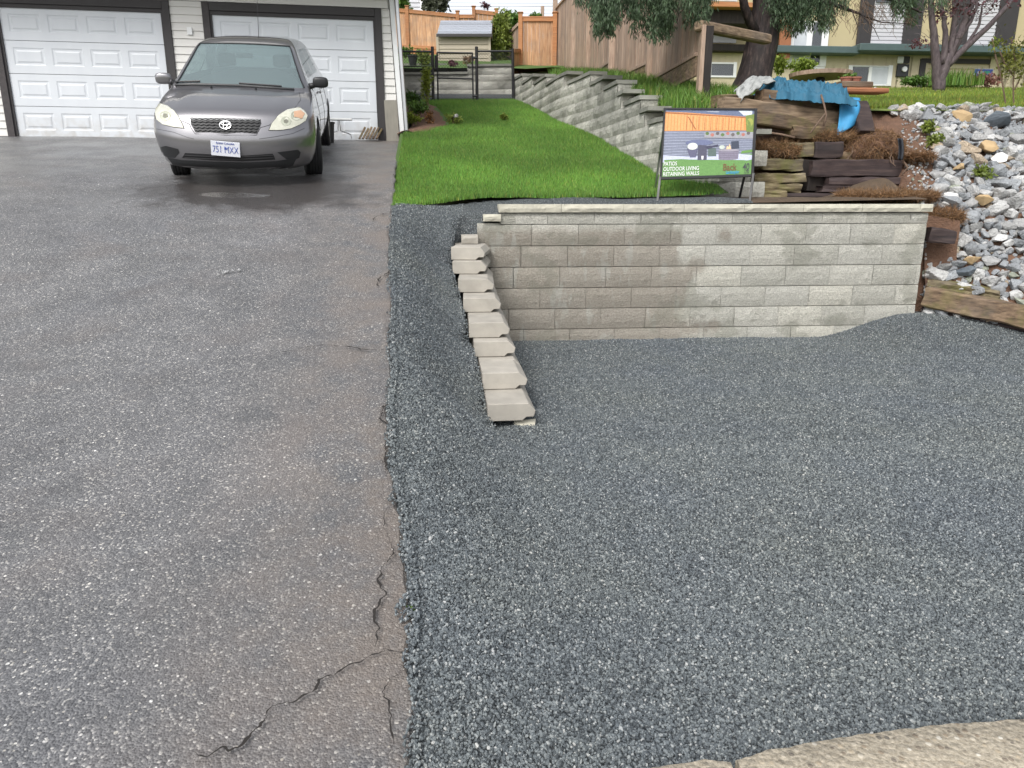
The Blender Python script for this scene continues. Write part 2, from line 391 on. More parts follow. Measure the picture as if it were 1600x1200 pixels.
M['oldtimber'] = wood('old_timber', [(.3, (.05, .032, .02)), (.5, (.15, .102, .065)), (.75, (.3, .215, .14))], (2.5, 14, 34), moss=.35, rnd=.2)
M['paletimber'] = wood('pale_timber', [(.3, (.09, .06, .038)), (.5, (.24, .17, .11)), (.75, (.4, .3, .2))], (2.5, 14, 38), rnd=.15)
M['blacktimber'] = wood('creosoted_timber', [(.2, (.012, .009, .01)), (.5, (.04, .026, .026)), (.8, (.1, .07, .06))], (2.2, 14, 26), rnd=.25, big_=.08)
M['mosstimber'] = wood('mossy_rotten_timber', [(.3, (.045, .032, .018)), (.5, (.15, .12, .065)), (.75, (.3, .26, .15))], (5, 20, 34), moss=.6, rnd=.3, bumps=1.)
M['darkwood'] = wood('dark_post', [(.2, (.008, .006, .005)), (.5, (.018, .013, .011)), (.8, (.04, .03, .024))], (24, 24, 3), rnd=.1, big_=0)
M['ply'] = simple('grey_plywood', (.25, .235, .2), .8, var=.25, vs=8, stretch=(4, 4, .8))
M['bark'] = wood('cedar_bark', [(.35, (.008, .006, .006)), (.52, (.03, .02, .019)), (.72, (.10, .07, .062))], (22, 22, 6), rnd=0, bumps=1., big_=.1)
M['twig'] = simple('twig_bark', (.15, .1, .07), .85, var=.4, vs=20)
M['greybark'] = wood('dark_grey_bark', [(.25, (.03, .02, .025)), (.5, (.08, .06, .065)), (.75, (.15, .12, .12))], (20, 20, 6), rnd=0, bumps=.8, big_=.1)
def mat_rock():
    k = N('quarry_rock'); oi = k.n('ObjectInfo').outputs['Random']; p = k.pos(); f = k.noise(p, 16, 6, .7)
    c = k.ramp(oi, [(0, (.12, .135, .15)), (.2, (.24, .25, .26)), (.42, (.34, .35, .36)), (.6, (.45, .44, .42)), (.74, (.4, .34, .26)), (.84, (.3, .31, .26)), (.94, (.6, .6, .58)), (1, (.66, .64, .6))])
    c = k.mix(1., c, k.ramp(f, [(.3, .68), (.55, 1.02), (.75, 1.3)]), 'MULTIPLY')
    k.set(c, .8); k.bump(k.noise(p, 30, 6, .7), .8, .02); return k.m
M['rock'] = mat_rock()
M['tanrock'] = simple('tan_rock', (.46, .33, .18), .85, var=.3, vs=12, bump=.7, bs=30, bd=.01)
M['whiterock'] = simple('white_rock', (.68, .68, .67), .8, var=.12, vs=12, bump=.6, bs=30, bd=.01)
M['slate'] = simple('slate_rock', (.13, .155, .18), .7, var=.4, vs=12, bump=.8, bs=20, bd=.02, stretch=(1, 1, 3))
M['tarp'] = simple('blue_tarp', (.022, .115, .19), .7, var=.35, vs=9, bump=.15, bs=60, bd=.01)
M['tarpgrey'] = simple('grey_tarp', (.33, .34, .33), .45, var=.3, vs=9, bump=.3, bs=14, bd=.02)
M['cloth'] = simple('bright_blue_cloth', (.04, .27, .52), .6, var=.08, vs=6, bump=.15, bs=20)
M['fabric'] = simple('black_landscape_fabric', (.03, .035, .045), .6, var=.3)
M['terracotta'] = simple('terracotta', (.3, .12, .08), .8)
M['crack'] = simple('crack_shadow_soil', (.022, .019, .017), .95, var=.4, vs=40, bump=0)
def mat_carpaint():
    k = N('grey_metallic_paint'); k.set((.155, .15, .158), .3, .8)
    k.b.inputs['Coat Weight'].default_value = 1; k.b.inputs['Coat Roughness'].default_value = .06
    f = k.noise(k.pos(), 900, 2); k.l(k.mix(f, (.19, .187, .196), (.28, .275, .29)), k.b.inputs['Base Color']); return k.m
M['paint'] = mat_carpaint()
def mat_glass(name, c, t):
    k = N(name); k.set(c, .03); k.b.inputs['IOR'].default_value = 1.6; k.b.inputs['Specular IOR Level'].default_value = .8
    tr = k.n('BsdfTransparent'); tr.inputs[0].default_value = (.75, .9, .88, 1); m_ = k.n('MixShader'); m_.inputs[0].default_value = t
    o = k.t.nodes['Material Output']; k.l(k.b.outputs[0], m_.inputs[1]); k.l(tr.outputs[0], m_.inputs[2]); k.l(m_.outputs[0], o.inputs[0]); return k.m
M['glass'] = mat_glass('car_glass', (.2, .26, .27), .38)  # pale teal base colour stands in for sky reflected in the windscreen
M['sideglass'] = mat_glass('side_glass', (.03, .035, .04), .25)
M['pane'] = mat_glass('window_pane', (.05, .055, .065), .1)
M['palepane'] = simple('blind_behind_pane', (.5, .53, .56), .15, var=.2, vs=4, bump=0)
M['seat'] = simple('grey_seat', (.12, .12, .125), .85)
def mat_lamp():
    k = N('headlamp_lens'); f = k.noise(k.pos((1, 1, 1)), 30, 3); k.set(k.mix(f, (.45, .45, .36), (.72, .72, .62)), .12); k.b.inputs['Coat Weight'].default_value = 1; return k.m
M['lamp'] = mat_lamp()
M['reflector'] = simple('lamp_reflector', (.62, .63, .5), .15, .6, var=.3, vs=60, bump=0)
M['lampcore'] = simple('lamp_core', (.25, .25, .2), .1, .3, bump=0)
M['amber'] = simple('amber_lens', (.55, .34, .22), .2, bump=0)
M['plate'] = simple('licence_plate', (.7, .72, .78), .4, var=.03, bump=0)
M['blueink'] = simple('blue_ink', (.05, .09, .36), .5, bump=0, var=.05)
def flat(name, c, rough=.45): return simple('print_' + name, c, rough, var=.38, vs=70, bump=0)
# ---------------------------------------------------------------- the lie of the land
A9 = R(9); CA, SA = math.cos(A9), math.sin(A9)
def V_(X, Y): return -SA * X + CA * Y
GZ = at(300, 216.5, 11.75).z
def drv(X, Y):                                       # driveway surface
    v = V_(X, Y)
    return interp(v, [(-3, -.1), (0, -.02), (1.5, .09), (3, .32), (4.4, .63), (5.6, .97), (7, 1.37), (8.36, 1.71), (12.3, GZ), (40, 8)])
LZ0, LZ1 = 1.405, at(745, 157.5, 17).z; LS = (LZ1 - LZ0) / 9.8
def lawn_z(X, Y): return LZ0 + LS * (Y - 7.2) + .015 * n3(X, Y, 0, .8)
STEP_Z = [.13 + .1165 * k for k in range(8)]
STEP_PX = [(762, 840, 659), (754, 829, 609), (741, 806, 558), (733, 803, 528), (724, 786, 488), (716, 778, 457), (707, 763, 428), (705, 760, 406)]
steps = []
for k, (xl, xr, y) in enumerate(STEP_PX):            # where each step stone's near lower edge lies
    z = STEP_Z[k]; r = ray(xl, y); t = (z - E) / r.z if abs(r.z) > 1e-6 else 1
    r2 = ray(xr, y); steps.append((r.x * t, r.y * t, z, (r2.x - r.x) * t))
edge_px = [(613, 322), (609, 400), (613, 470), (609, 530), (613, 580), (606, 640), (610, 690), (607, 720), (616, 760), (624, 800), (634, 870), (642, 950), (638, 1040), (645, 1120), (640, 1200)]
edge = [hit(x, y, drv) for x, y in edge_px][::-1]    # near to far
edge = [Vector((edge[0].x + .02, -1, 0))] + edge
def edge_x(Y):
    return interp(Y, [(p.y, p.x) for p in edge] + [(12.1, -1.78)])
WL, WR = Vector((-.30, 7.1)), Vector((4.18, 7.44))   # ends of the front wall's face
def wall_y(X): return lerp(WL.y, WR.y, (X - WL.x) / (WR.x - WL.x))
ret_x = [(4.0, .02)] + [(s[1], s[0]) for s in steps] + [(7.2, -.5)]
step_top = [(3.9, .03)] + [(s[1] + .1, s[2] + .10) for s in steps] + [(6.9, 1.2), (7.2, 1.36), (7.6, 1.47)]
def gz(X, Y):
    base = .018 * max(0, Y - 1.8) + .012 * n3(X, Y, 0, 1.3)
    base += .045 * math.exp(-((X - .1) / .35) ** 2 - ((Y - 4.25) / .3) ** 2)
    if X > 2.4 and Y > 5.6:
        base += .22 * smooth((X - 3.1) / 1.0) * smooth((Y - 6.4) / 1.0)
    xe = edge_x(Y); d = drv(xe, Y) - .002
    if X < xe - .03: return d - .03 - .6 * min(.3, xe - X)
    if Y < 3.9:
        w_ = .9; t = smooth((X - xe) / w_); b = lerp(d, base, t)
    else:
        xr = interp(Y, ret_x); t = (X - xe) / max(.1, xr - xe)
        b = lerp(d, interp(Y, step_top) - .02, smooth(t)) if t <= 1 else base
        if Y < 4.3 and t > 1: b = base
        if Y > 7.15 and X < -.2: b = lerp(interp(Y, step_top) - .02, d, 1 - smooth(t)) if t < 1 else interp(Y, step_top) - .02
    if Y > lawn_front(X) + .03: b -= .07
    return b + .006 * n3(X, Y, 3, 9)
# ground sheet to the horizon
m = MB()
ys = [-60, -20, -5, 0, 6, 8, 10, 14, 18, 22, 26, 34, 60, 140, 600]; xs = [-600, -120, -40, -20, -12, -6, -2, 2, 6, 12, 20, 40, 120, 600]
gzf = lambda Y: interp(Y, [(-60, -.6), (8, -.5), (10, .6), (18, 3.0), (26, 5.2), (34, 6.2), (60, 7), (600, 8)])
m.add([(x, y, gzf(y)) for y in ys for x in xs], [(j*len(xs)+i, j*len(xs)+i+1, (j+1)*len(xs)+i+1, (j+1)*len(xs)+i) for j in range(len(ys)-1) for i in range(len(xs)-1)])
tag(m.build('ground', M['ground'], smooth=True), kind='structure')
# driveway
def dfn(u, v):
    Y = lerp(-1, 12.6, v); xe = edge_x(Y) + .016 * n3(Y, 1.7, 0, 5) + .018 * n3(Y, 4.7, 0, 17) + .012 * n3(Y, 9.7, 0, 45)
    X = xe - (1 - u) ** 1.6 * 9.5
    return Vector((X, Y, drv(X, Y) + .012 * n3(X, Y, 0, .7) * min(1, (xe - X)) - (0.012 if u == 1 else 0)))
m = MB(); m.grid(dfn, 60, 180)
nn = 61
sk = [m.v[j*nn+60] for j in range(181)]
m.add([Vector(q) for q in sk] + [Vector(q) - Vector((.01, 0, .09)) for q in sk], [(j, 181+j, 182+j, j+1) for j in range(180)])
drive = tag(m.build('driveway', M['asphalt'], smooth=True, angle=40), kind='structure')
# cracks in the driveway, ragged strips coloured dark for the dirt and shadow in the slits
cracks = [
 ([(300, 1197), (350, 1185), (372, 1178), (395, 1148), (420, 1125), (450, 1112), (490, 1092), (512, 1070), (545, 1052), (575, 1035), (600, 1025), (638, 1035)], .010),
 ([(618, 870), (612, 885), (598, 896), (592, 915), (598, 935), (592, 965), (590, 1000), (592, 1024)], .009),
 ([(640, 1040), (630, 1055), (610, 1070), (604, 1100), (606, 1140), (602, 1200)], .006),
 ([(440, 556), (480, 548), (510, 545), (545, 548), (575, 551), (606, 552)], .009),
 ([(612, 636), (598, 645), (594, 656), (602, 668), (610, 676), (606, 700), (604, 722), (600, 745)], .014),
 ([(584, 348), (587, 340), (600, 338), (613, 336)], .02),
 ([(612, 425), (600, 434), (590, 440), (592, 452)], .014),
 ([(606, 800), (596, 830), (608, 850), (618, 868)], .006),
]
for pts, wd in cracks:
    P3 = [hit(x, y, drv) for x, y in pts]; fine_ = []
    for a, b in zip(P3, P3[1:]):
        for i in range(12): fine_.append(a.lerp(b, i / 12))
    fine_.append(P3[-1]); m = MB(); vs = []; wd *= .6
    for i, p in enumerate(fine_):
        d = (fine_[min(i+1, len(fine_)-1)] - fine_[max(i-1, 0)]); pr = Vector((d.y, -d.x, 0)).normalized()
        p = p + pr * (.022 * n3(p.x, p.y, 0, 11) + .012 * n3(p.x, p.y, 5, 34) + .006 * n3(p.x, p.y, 5, 90)); ww = wd * max(.3, .8 + 1.6 * n3(p.x, p.y, 2, 12) + 1.6 * n3(p.x, p.y, 2, 45)) * (1 if 0 < i < len(fine_)-1 else .2)
        for s_ in (-1, 1):
            q = p + pr * ww * s_ * .5; vs.append((q.x, q.y, drv(q.x, q.y) + .016))
    m.add(vs, [(2*i, 2*i+1, 2*i+3, 2*i+2) for i in range(len(fine_)-1)]); m.build('crack', M['crack'], drive)
# small patches of loose dirt / pothole marks on the asphalt
def lawn_front(X): return interp(X, [(-1.3, 7.02), (-1.1, 7.12), (-.8, 7.3), (-.5, 7.48), (-.2, 7.6), (.5, 7.6), (1.3, 7.62), (2.2, 7.75)]) + .03 * n3(X, 0, 0, 4)
# gravel sheet
X0, X1, Y0, Y1 = -1.75, 6.2, -.6, 7.65
nx, ny = 160, 166; vs = []; keep = []
for j in range(ny+1):
    for i in range(nx+1):
        X = lerp(X0, X1, i/nx); Y = lerp(Y0, Y1, j/ny); vs.append((X, Y, gz(X, Y)))
m = MB(); fs = []
for j in range(ny):
    for i in range(nx):
        X = lerp(X0, X1, (i+.5)/nx); Y = lerp(Y0, Y1, (j+.5)/ny)
        if X > -.28 and Y > wall_y(X) + .12: continue
        if X < edge_x(Y) - .2: continue
        fs.append((j*(nx+1)+i, j*(nx+1)+i+1, (j+1)*(nx+1)+i+1, (j+1)*(nx+1)+i))
m.add(vs, fs); gpad = tag(m.build('gravel_pad', M['gravel'], smooth=True), kind='structure')
# loose stones over the sheet: one object of points, each carrying a small angular stone
def stones(name, pts, scl, label):
    n = len(pts); me = bpy.data.meshes.new(name); me.vertices.add(n); me.vertices.foreach_set('co', np.asarray(pts, np.float32).ravel())
    a = me.attributes.new('rot', 'FLOAT_VECTOR', 'POINT'); a.data.foreach_set('vector', rng.uniform(0, 6.28, n*3).astype(np.float32))
    a = me.attributes.new('scl', 'FLOAT_VECTOR', 'POINT'); s_ = np.asarray(scl)[:, None] * np.c_[rng.uniform(.75, 1.35, n), rng.uniform(.6, 1., n), rng.uniform(.45, .8, n)]
    a.data.foreach_set('vector', s_.astype(np.float32).ravel())
    o = bpy.data.objects.new(name, me); C.objects.link(o); me.materials.append(M['gstone'])
    ng = bpy.data.node_groups.new(name, 'GeometryNodeTree')
    ng.interface.new_socket('Geometry', in_out='INPUT', socket_type='NodeSocketGeometry'); ng.interface.new_socket('Geometry', in_out='OUTPUT', socket_type='NodeSocketGeometry')
    gi = ng.nodes.new('NodeGroupInput'); go = ng.nodes.new('NodeGroupOutput')
    ico = ng.nodes.new('GeometryNodeMeshIcoSphere'); ico.inputs['Radius'].default_value = 1; ico.inputs['Subdivisions'].default_value = 1
    sm = ng.nodes.new('GeometryNodeSetMaterial'); sm.inputs['Material'].default_value = M['gstone']
    ip = ng.nodes.new('GeometryNodeInstanceOnPoints')
    ar = ng.nodes.new('GeometryNodeInputNamedAttribute'); ar.data_type = 'FLOAT_VECTOR'; ar.inputs['Name'].default_value = 'rot'
    as_ = ng.nodes.new('GeometryNodeInputNamedAttribute'); as_.data_type = 'FLOAT_VECTOR'; as_.inputs['Name'].default_value = 'scl'
    er = ng.nodes.new('FunctionNodeEulerToRotation'); l_ = ng.links
    l_.new(gi.outputs[0], ip.inputs['Points']); l_.new(ico.outputs[0], sm.inputs[0]); l_.new(sm.outputs[0], ip.inputs['Instance'])
    l_.new(ar.outputs[0], er.inputs[0]); l_.new(er.outputs[0], ip.inputs['Rotation']); l_.new(as_.outputs[0], ip.inputs['Scale'])
    l_.new(ip.outputs[0], go.inputs[0])
    md = o.modifiers.new('stones', 'NODES'); md.node_group = ng
    return tag(o, label, 'gravel', kind='stuff')
pts = []; scl = []
for (ya, yb, dens) in ((1.1, 2.6, 23000), (2.6, 4.2, 17000), (4.2, 5.8, 11000), (5.8, 7.6, 8000)):
    xa = -1.25; xb = yb * .78 + .15
    n = int(dens * (xb - xa) * (yb - ya))
    X = rng.uniform(xa, xb, n); Y = rng.uniform(ya, yb, n)
    for x, y in zip(X, Y):
        xe = edge_x(y)
        d_ = x - xe
        lim_ = -.008 - .05 * max(0, n3(x, y, 0, 6) + .1)
        if d_ < lim_ or (d_ < 0.0 and random.random() < .55): continue
        if y > 4.5 and x > interp(y, ret_x) + .02 and x < interp(y, ret_x) + .28: continue
        if x > -.3 and y > wall_y(x) - .01: continue
        if y > 6.95 and (x < edge_x(y) + .03 or y > lawn_front(x) + .02): continue
        z = gz(x, y) if d_ > .03 else max(gz(x, y), drv(x, y) + .013)
        pts.append((x, y, z + .002)); scl.append(random.uniform(.0036, .0072) * (1.35 if random.random() < .1 else 1))
stones('gravel', pts, scl, 'blue grey crushed gravel spread over the parking pad and drive edge')
# thin spill of dirt and loose chips where asphalt meets gravel
# terrace behind the front wall
def tfn(u, v):
    X = lerp(-.30, 4.2, u); Y = lerp(wall_y(X) + (.1 if X > -.1 else .0), 9.3, v)
    z = lerp(1.395, 1.478, smooth((Y - 7.2) / .45)) + .02 * n3(X, Y, 0, 2.2) * smooth(v * 6)
    if X > 3.4: z += .22 * smooth((X - 3.4) / .8) * smooth((Y - 7.7) / .9)
    if X < .2: z = lerp(interp(Y, step_top) - .02, z, smooth((X + .3) / .5))
    return Vector((X, Y, z))
m = MB(); m.grid(tfn, 70, 30); 
ter = m.build('terrace_ground', [M['gravel'], M['soil']], smooth=True)
for p_ in ter.data.polygons:
    c_ = p_.center
    if c_.x > 2.2 + .5 * n3(c_.x, c_.y, 0, 1.5): p_.material_index = 1
tag(ter, kind='structure')

# ---------------------------------------------------------------- lawn beside the garage
wall2 = [Vector(p) for p in ((2.80, 8.28), (2.5, 8.22), (2.2, 8.2), (1.9, 8.35))]
for x, y in ((1030, 278), (1008, 262), (985, 248), (958, 231), (930, 214), (900, 201), (870, 190), (845, 176), (820, 163), (806, 156)):
    q = hit(x, y, lambda X, Y: LZ0 + LS * (Y - 7.2)); wall2.append(Vector((q.x, q.y)))
wall2[-1] = Vector((wall2[-2].x - .25, min(wall2[-1].y, wall2[-2].y + 1.6)))
def wall2_x(Y):
    return interp(Y, [(p.y, p.x) for p in wall2[3:]])
def lawn_left(Y): return interp(Y, [(7, edge_x(7.1)), (12.1, -1.72), (13, -1.6), (14, -1.75), (20, -2.9)])
def lfn(u, v):
    Y = lerp(7.0, 17.3, v ** 1.3); xl = lawn_left(Y) - .05; xr = 2.25 if Y < 8.3 else wall2_x(Y) + .12
    X = lerp(xl, xr, u)
    if v < .02: Y = lawn_front(X)
    if Y < lawn_front(X): Y = lawn_front(X)
    return Vector((X, Y, lawn_z(X, Y)))
m = MB(); m.grid(lfn, 50, 90); tag(m.build('lawn', M['lawn_soil'], smooth=True), kind='structure')
def blades(name, base, h, wd, mat, label, lean=.35, cat='grass', tri=1, hv=.35):
    base = np.asarray(base, float); n = len(base)
    a = rng.uniform(0, 2*np.pi, n); hh = h * rng.uniform(1 - hv, 1 + hv, n)
    la = rng.uniform(0, 2*np.pi, n); ll = hh * rng.uniform(0, lean, n)
    d = np.c_[np.cos(a), np.sin(a), np.zeros(n)] * (wd * rng.uniform(.7, 1.3, n))[:, None] * .5
    straw = rng.random(n) < .05
    tip = base + np.c_[np.cos(la) * ll, np.sin(la) * ll, hh]
    tv = rng.uniform(.6, 1.4, n) * (1 + .5 * np.array([n3(b[0], b[1], 0, .9) for b in base])); tc = np.c_[tv * rng.uniform(.85, 1.25, n) * np.where(straw, 2.2, 1), tv * np.where(straw, 1.25, 1), tv * rng.uniform(.7, 1.1, n) * np.where(straw, 2, 1)]
    if tri == 1:
        Vv = np.stack([base - d, base + d, tip], 1).reshape(-1, 3); Fc = np.arange(n*3).reshape(-1, 3); cc = np.repeat(tc, 3, 0)
    else:
        mid = base + np.c_[np.cos(la) * ll * .25, np.sin(la) * ll * .25, hh * .6]
        Vv = np.stack([base - d, base + d, mid + d * .7, mid - d * .7, tip], 1).reshape(-1, 3); b0 = np.arange(n)[:, None] * 5
        Fc = np.concatenate([b0 + [0, 1, 2], b0 + [0, 2, 3], b0 + [3, 2, 4]], 0); cc = np.repeat(tc, 5, 0)
    o = npmesh(name, Vv, Fc, mat, cc)
    if label: tag(o, label, cat, kind='stuff')
    return o
bs_ = []
while len(bs_) < 210000:
    Y = 7.0 + 10.2 * random.random() ** 1.7; xl = lawn_left(Y); xr = 2.2 if Y < 8.3 else wall2_x(Y) + .04
    X = random.uniform(xl, xr)
    if Y < lawn_front(X) - .03: continue
    if Y < 8.5 and X > 2.0 and random.random() < .7: continue
    if 11.9 < Y < 16 and X < lawn_left(Y) + .55 * smooth((Y - 11.9) / 1): continue
    bs_.append((X, Y, lawn_z(X, Y) - .005))
blades('grass', bs_, .045, .009, M['lawn_blade'], 'dense bright green lawn grass between the garage and the curved block wall')

# ---------------------------------------------------------------- split-face block walls
def block_mesh(name, L_, D, H, mat, nu=6, nv=3, amp=.012, bevel=.012):
    """one wall block: rough split face at y=0 looking to -y, body behind; origin at its lower left front"""
    m = MB(); vs = []
    for j in range(nv+1):
        for i in range(nu+1):
            u, v = i/nu, j/nv; ed = (i in (0, nu)) or (j in (0, nv))
            vs.append((u*L_, (bevel if j in (0, nv) else .004) if ed else random.uniform(-amp, amp*.5), v*H))
    fs = [(j*(nu+1)+i, j*(nu+1)+i+1, (j+1)*(nu+1)+i+1, (j+1)*(nu+1)+i) for j in range(nv) for i in range(nu)]
    m.add(vs, fs)
    m.add([(0, bevel, 0), (L_, bevel, 0), (L_, D, 0), (0, D, 0), (0, bevel, H), (L_, bevel, H), (L_, D, H), (0, D, H)],
          [(4,5,6,7), (0,3,2,1), (1,2,6,5), (2,3,7,6), (3,0,4,7)])
    me = m.mesh(name, mat); return me
def put(me, name, loc, rz, parent, rx=0):
    o = bpy.data.objects.new(name, me); C.objects.link(o); o.parent = parent
    o.location = Vector(loc) - parent.location; o.rotation_euler = (rx, 0, rz); return o
CH = .2045
wang = math.atan2(WR.y - WL.y, WR.x - WL.x); wdir = Vector((math.cos(wang), math.sin(wang), 0)); wn = Vector((-wdir.y, wdir.x, 0))
fw = empty('retaining_wall', (WL.x, WL.y, .0), 'pale grey split face block retaining wall with stepped buff end stones, facing the gravel pad', 'retaining wall')
WLEN = (WR - WL).length
full = [block_mesh('block', .4538, .25, CH - .007, M['block'], amp=.006, bevel=.010) for _ in range(7)]
half = [block_mesh('block', .4538, .25, .100, M['block'], 6, 2, amp=.007, bevel=.006) for _ in range(3)]
TOP = 1.342
# courses from the top down; x offset of each course's first joint measured off the photograph
offs = [(.0, .107, 'half'), (.065, CH, 'full'), (.33, CH, 'full'), (.225, CH, 'full'), (.0, CH, 'full'), (.12, CH, 'full'), (.24, CH, 'full')]
z = TOP
cut_cache = {}
def cutblock(ln, kind):
    return block_mesh('block', ln - .006, .25, CH - .007 if kind == 'full' else .100, M['block'], max(1, int(ln/.09)), 3 if kind == 'full' else 2, amp=.006, bevel=.010)
for ci, (of, h, kind) in enumerate(offs):
    z -= h; x = .19 if ci == 0 else (-.03 if ci == 1 else 0.05 * ci * .6)
    end = WLEN - .004 * ci
    first = True; cnt = 0
    while x < end - .012:
        ln = of if (first and of > .05) else .4575
        first = False; ln = min(ln, end - x)
        if ln < .45: me = cutblock(ln, kind)
        else: me = random.choice(full if kind == 'full' else half)
        p = Vector((WL.x, WL.y, 0)) + wdir * x - wn * (.006 * ci) + wn * random.uniform(-.002, .002); p.z = z
        put(me, 'block', p, wang, fw); x += ln; cnt += 1
# cap course with a slight overhang
cx_ = .175
while cx_ < WLEN - .03:
    ln = min(.60, WLEN + .015 - cx_)
    if ln < .08: break
    me = block_mesh('cap_stone', ln - .003, .30, .075, M['capstone'], 7, 2, amp=.008, bevel=.008)
    p = Vector((WL.x, WL.y, 0)) + wdir * cx_ - wn * .035; p.z = TOP + .002
    put(me, 'cap_stone', p, wang + random.uniform(-.003, .003), fw); cx_ += ln
# corner stones stepping down at the left end
def corner(px0, px1, py0, py1, Y, mat, dpt=.24, name='corner_block', amp=.009):
    a = at(px0, py1, Y); b = at(px1, py1, Y); t = at(px0, py0, Y)
    me = block_mesh(name, b.x - a.x, dpt, t.z - a.z, mat, 4, 3, amp=amp, bevel=.008); put(me, name, a, wang, fw)
corner(755, 783, 335, 346, 7.06, M['capstone'])
corner(746, 781, 349, 379, 7.10, M['block'])
corner(738, 757, 352, 378, 7.22, M['block'])
corner(721, 747, 368, 381, 6.86, M['stepstone'], name='step_stone')
corner(711, 748, 381, 387, 6.90, M['stepstone'], name='step_stone')
# the return wall: courses of smooth ended stones, each reaching further forward than the one above
def step_stone(W, h, Ln, jit):
    prof = [(0, 0), (W*.70, 0), (W*.78, h*.2), (W*.92, h*.2), (W*.94, h*.30), (W*.96, h*.55), (W*.80 + jit, h), (0, h)]
    bm = bmesh.new(); n = len(prof)
    v0 = [bm.verts.new((x, 0, z_)) for x, z_ in prof]; v1 = [bm.verts.new((x, Ln, z_)) for x, z_ in prof]
    bm.faces.new(v0); bm.faces.new(v1[::-1])
    for i in range(n): bm.faces.new((v0[i], v1[i], v1[(i+1) % n], v0[(i+1) % n]))
    bmesh.ops.recalc_face_normals(bm, faces=bm.faces[:])
    bmesh.ops.bevel(bm, geom=[e for e in bm.edges if e.verts[0].co.y == e.verts[1].co.y == 0 or abs(e.verts[0].co.z - h) < 1e-5 and abs(e.verts[1].co.z - h) < 1e-5], offset=.004, segments=1, affect='EDGES')
    me = bpy.data.meshes.new('step_stone'); bm.to_mesh(me); bm.free(); me.materials.append(M['stepstone']); return me
for k, (X, Y, z_, W) in enumerate(steps):
    xe_, ye_ = -.50, 7.08; d = Vector((xe_ - X, ye_ - Y)); L_ = d.length; a_ = math.atan2(d.y, d.x) - R(90)
    a_ *= .8; s_ = 0; hh = .113; i = 0
    while s_ < L_ - .1:
        ln = min(.4, L_ - s_); me = step_stone(.315, hh, ln - .004, random.uniform(-.01, .01))
        p = Vector((X - math.sin(a_) * s_, Y + math.cos(a_) * s_, z_))
        put(me, 'step_stone', p, a_ + random.uniform(-.012, .012), fw); s_ += ln; i += 1
# pale wedge of broken block under the lowest stone
m = MB()
def zpt(x, y, z_): r_ = ray(x, y); t_ = (z_ - E) / r_.z; return Vector((r_.x*t_, r_.y*t_, z_))
a, b, c_ = zpt(803, 658, .115), zpt(837, 654, .12), zpt(834, 677, .06)
m.add([(a.x, a.y, .0), (b.x, b.y, .0), (c_.x, c_.y, .0), a, b, c_], [(0,2,1), (3,4,5), (0,1,4,3), (1,2,5,4), (2,0,3,5)])
m.build('foundation_chip', M['capstone'], fw)

# curved wall along the right of the lawn
w2 = empty('retaining_wall', (1.9, 8.35, 1.4), 'weathered curved grey block retaining wall with jagged stepped caps beside the lawn', 'retaining wall')
HB, LB = .165, .36
full2 = [block_mesh('block', .355, .25, .162, M['block2'], 5, 3, amp=.012) for _ in range(8)]
caps2 = [block_mesh('cap_stone', .37, .30, .05, M['capdark'], 4, 1, amp=.006, bevel=.01) for _ in range(4)]
dense = []
for a, b in zip(wall2, wall2[1:]):
    for i in range(20): dense.append(a.lerp(b, i/20))
dense.append(wall2[-1])
cum = [0]
for a, b in zip(dense, dense[1:]): cum.append(cum[-1] + (b - a).length)
def along(s):
    for i in range(len(cum)-1):
        if s <= cum[i+1]: return dense[i].lerp(dense[i+1], (s - cum[i]) / max(1e-6, cum[i+1] - cum[i]))
    return dense[-1]
# top line of the wall, by distance Y
top2 = [(8.2, at(1050, 200, 8.3).z)] + [(Y_, at(x_, y_, Y_).z) for x_, y_, Y_ in ((1034, 187, 8.6), (1010, 168, 9.2), (984, 147, 9.9), (961, 128, 10.8), (945, 121, 11.4), (929, 116, 12), (900, 116, 13), (870, 118, 14.3), (820, 121, 18))]
s_ = 0; tops2 = []
while s_ < cum[-1] - .2:
    a = along(s_); b = along(min(cum[-1], s_ + LB)); an = math.atan2(b.y - a.y, b.x - a.x)
    # path runs right to left, so the outward face is on its left: turn the block round
    Yc = (a.y + b.y) / 2; zt = interp(Yc, top2) + .02 * n3(Yc, 0, 0, 3); zb = LZ0 + LS * (Yc - 7.2) - .25
    nt_ = int(math.floor(zt / HB)); nb_ = int(math.floor(zb / HB))
    for q in range(nb_, nt_):
        off = .0 if q % 2 else .5
        me = random.choice(full2)
        a2 = along(min(cum[-1], s_ + LB * (1 + off) - .0)); b2 = along(min(cum[-1], s_ + LB * off)) 
        an2 = math.atan2(b2.y - a2.y, b2.x - a2.x)
        put(me, 'block', (a2.x, a2.y, q * HB), an2, w2)
    nrm = Vector((math.sin(an), -math.cos(an)))
    a3 = along(min(cum[-1], s_ + LB)); b3 = along(s_); an3 = math.atan2(b3.y - a3.y, b3.x - a3.x)
    cap = random.choice(caps2); off3 = Vector((math.sin(an3), -math.cos(an3))) * .025
    put(cap, 'cap_stone', (a3.x + off3.x, a3.y + off3.y, nt_ * HB + .002), an3, w2)
    tops2.append((a3.x, a3.y, nt_ * HB + .06)); s_ += LB
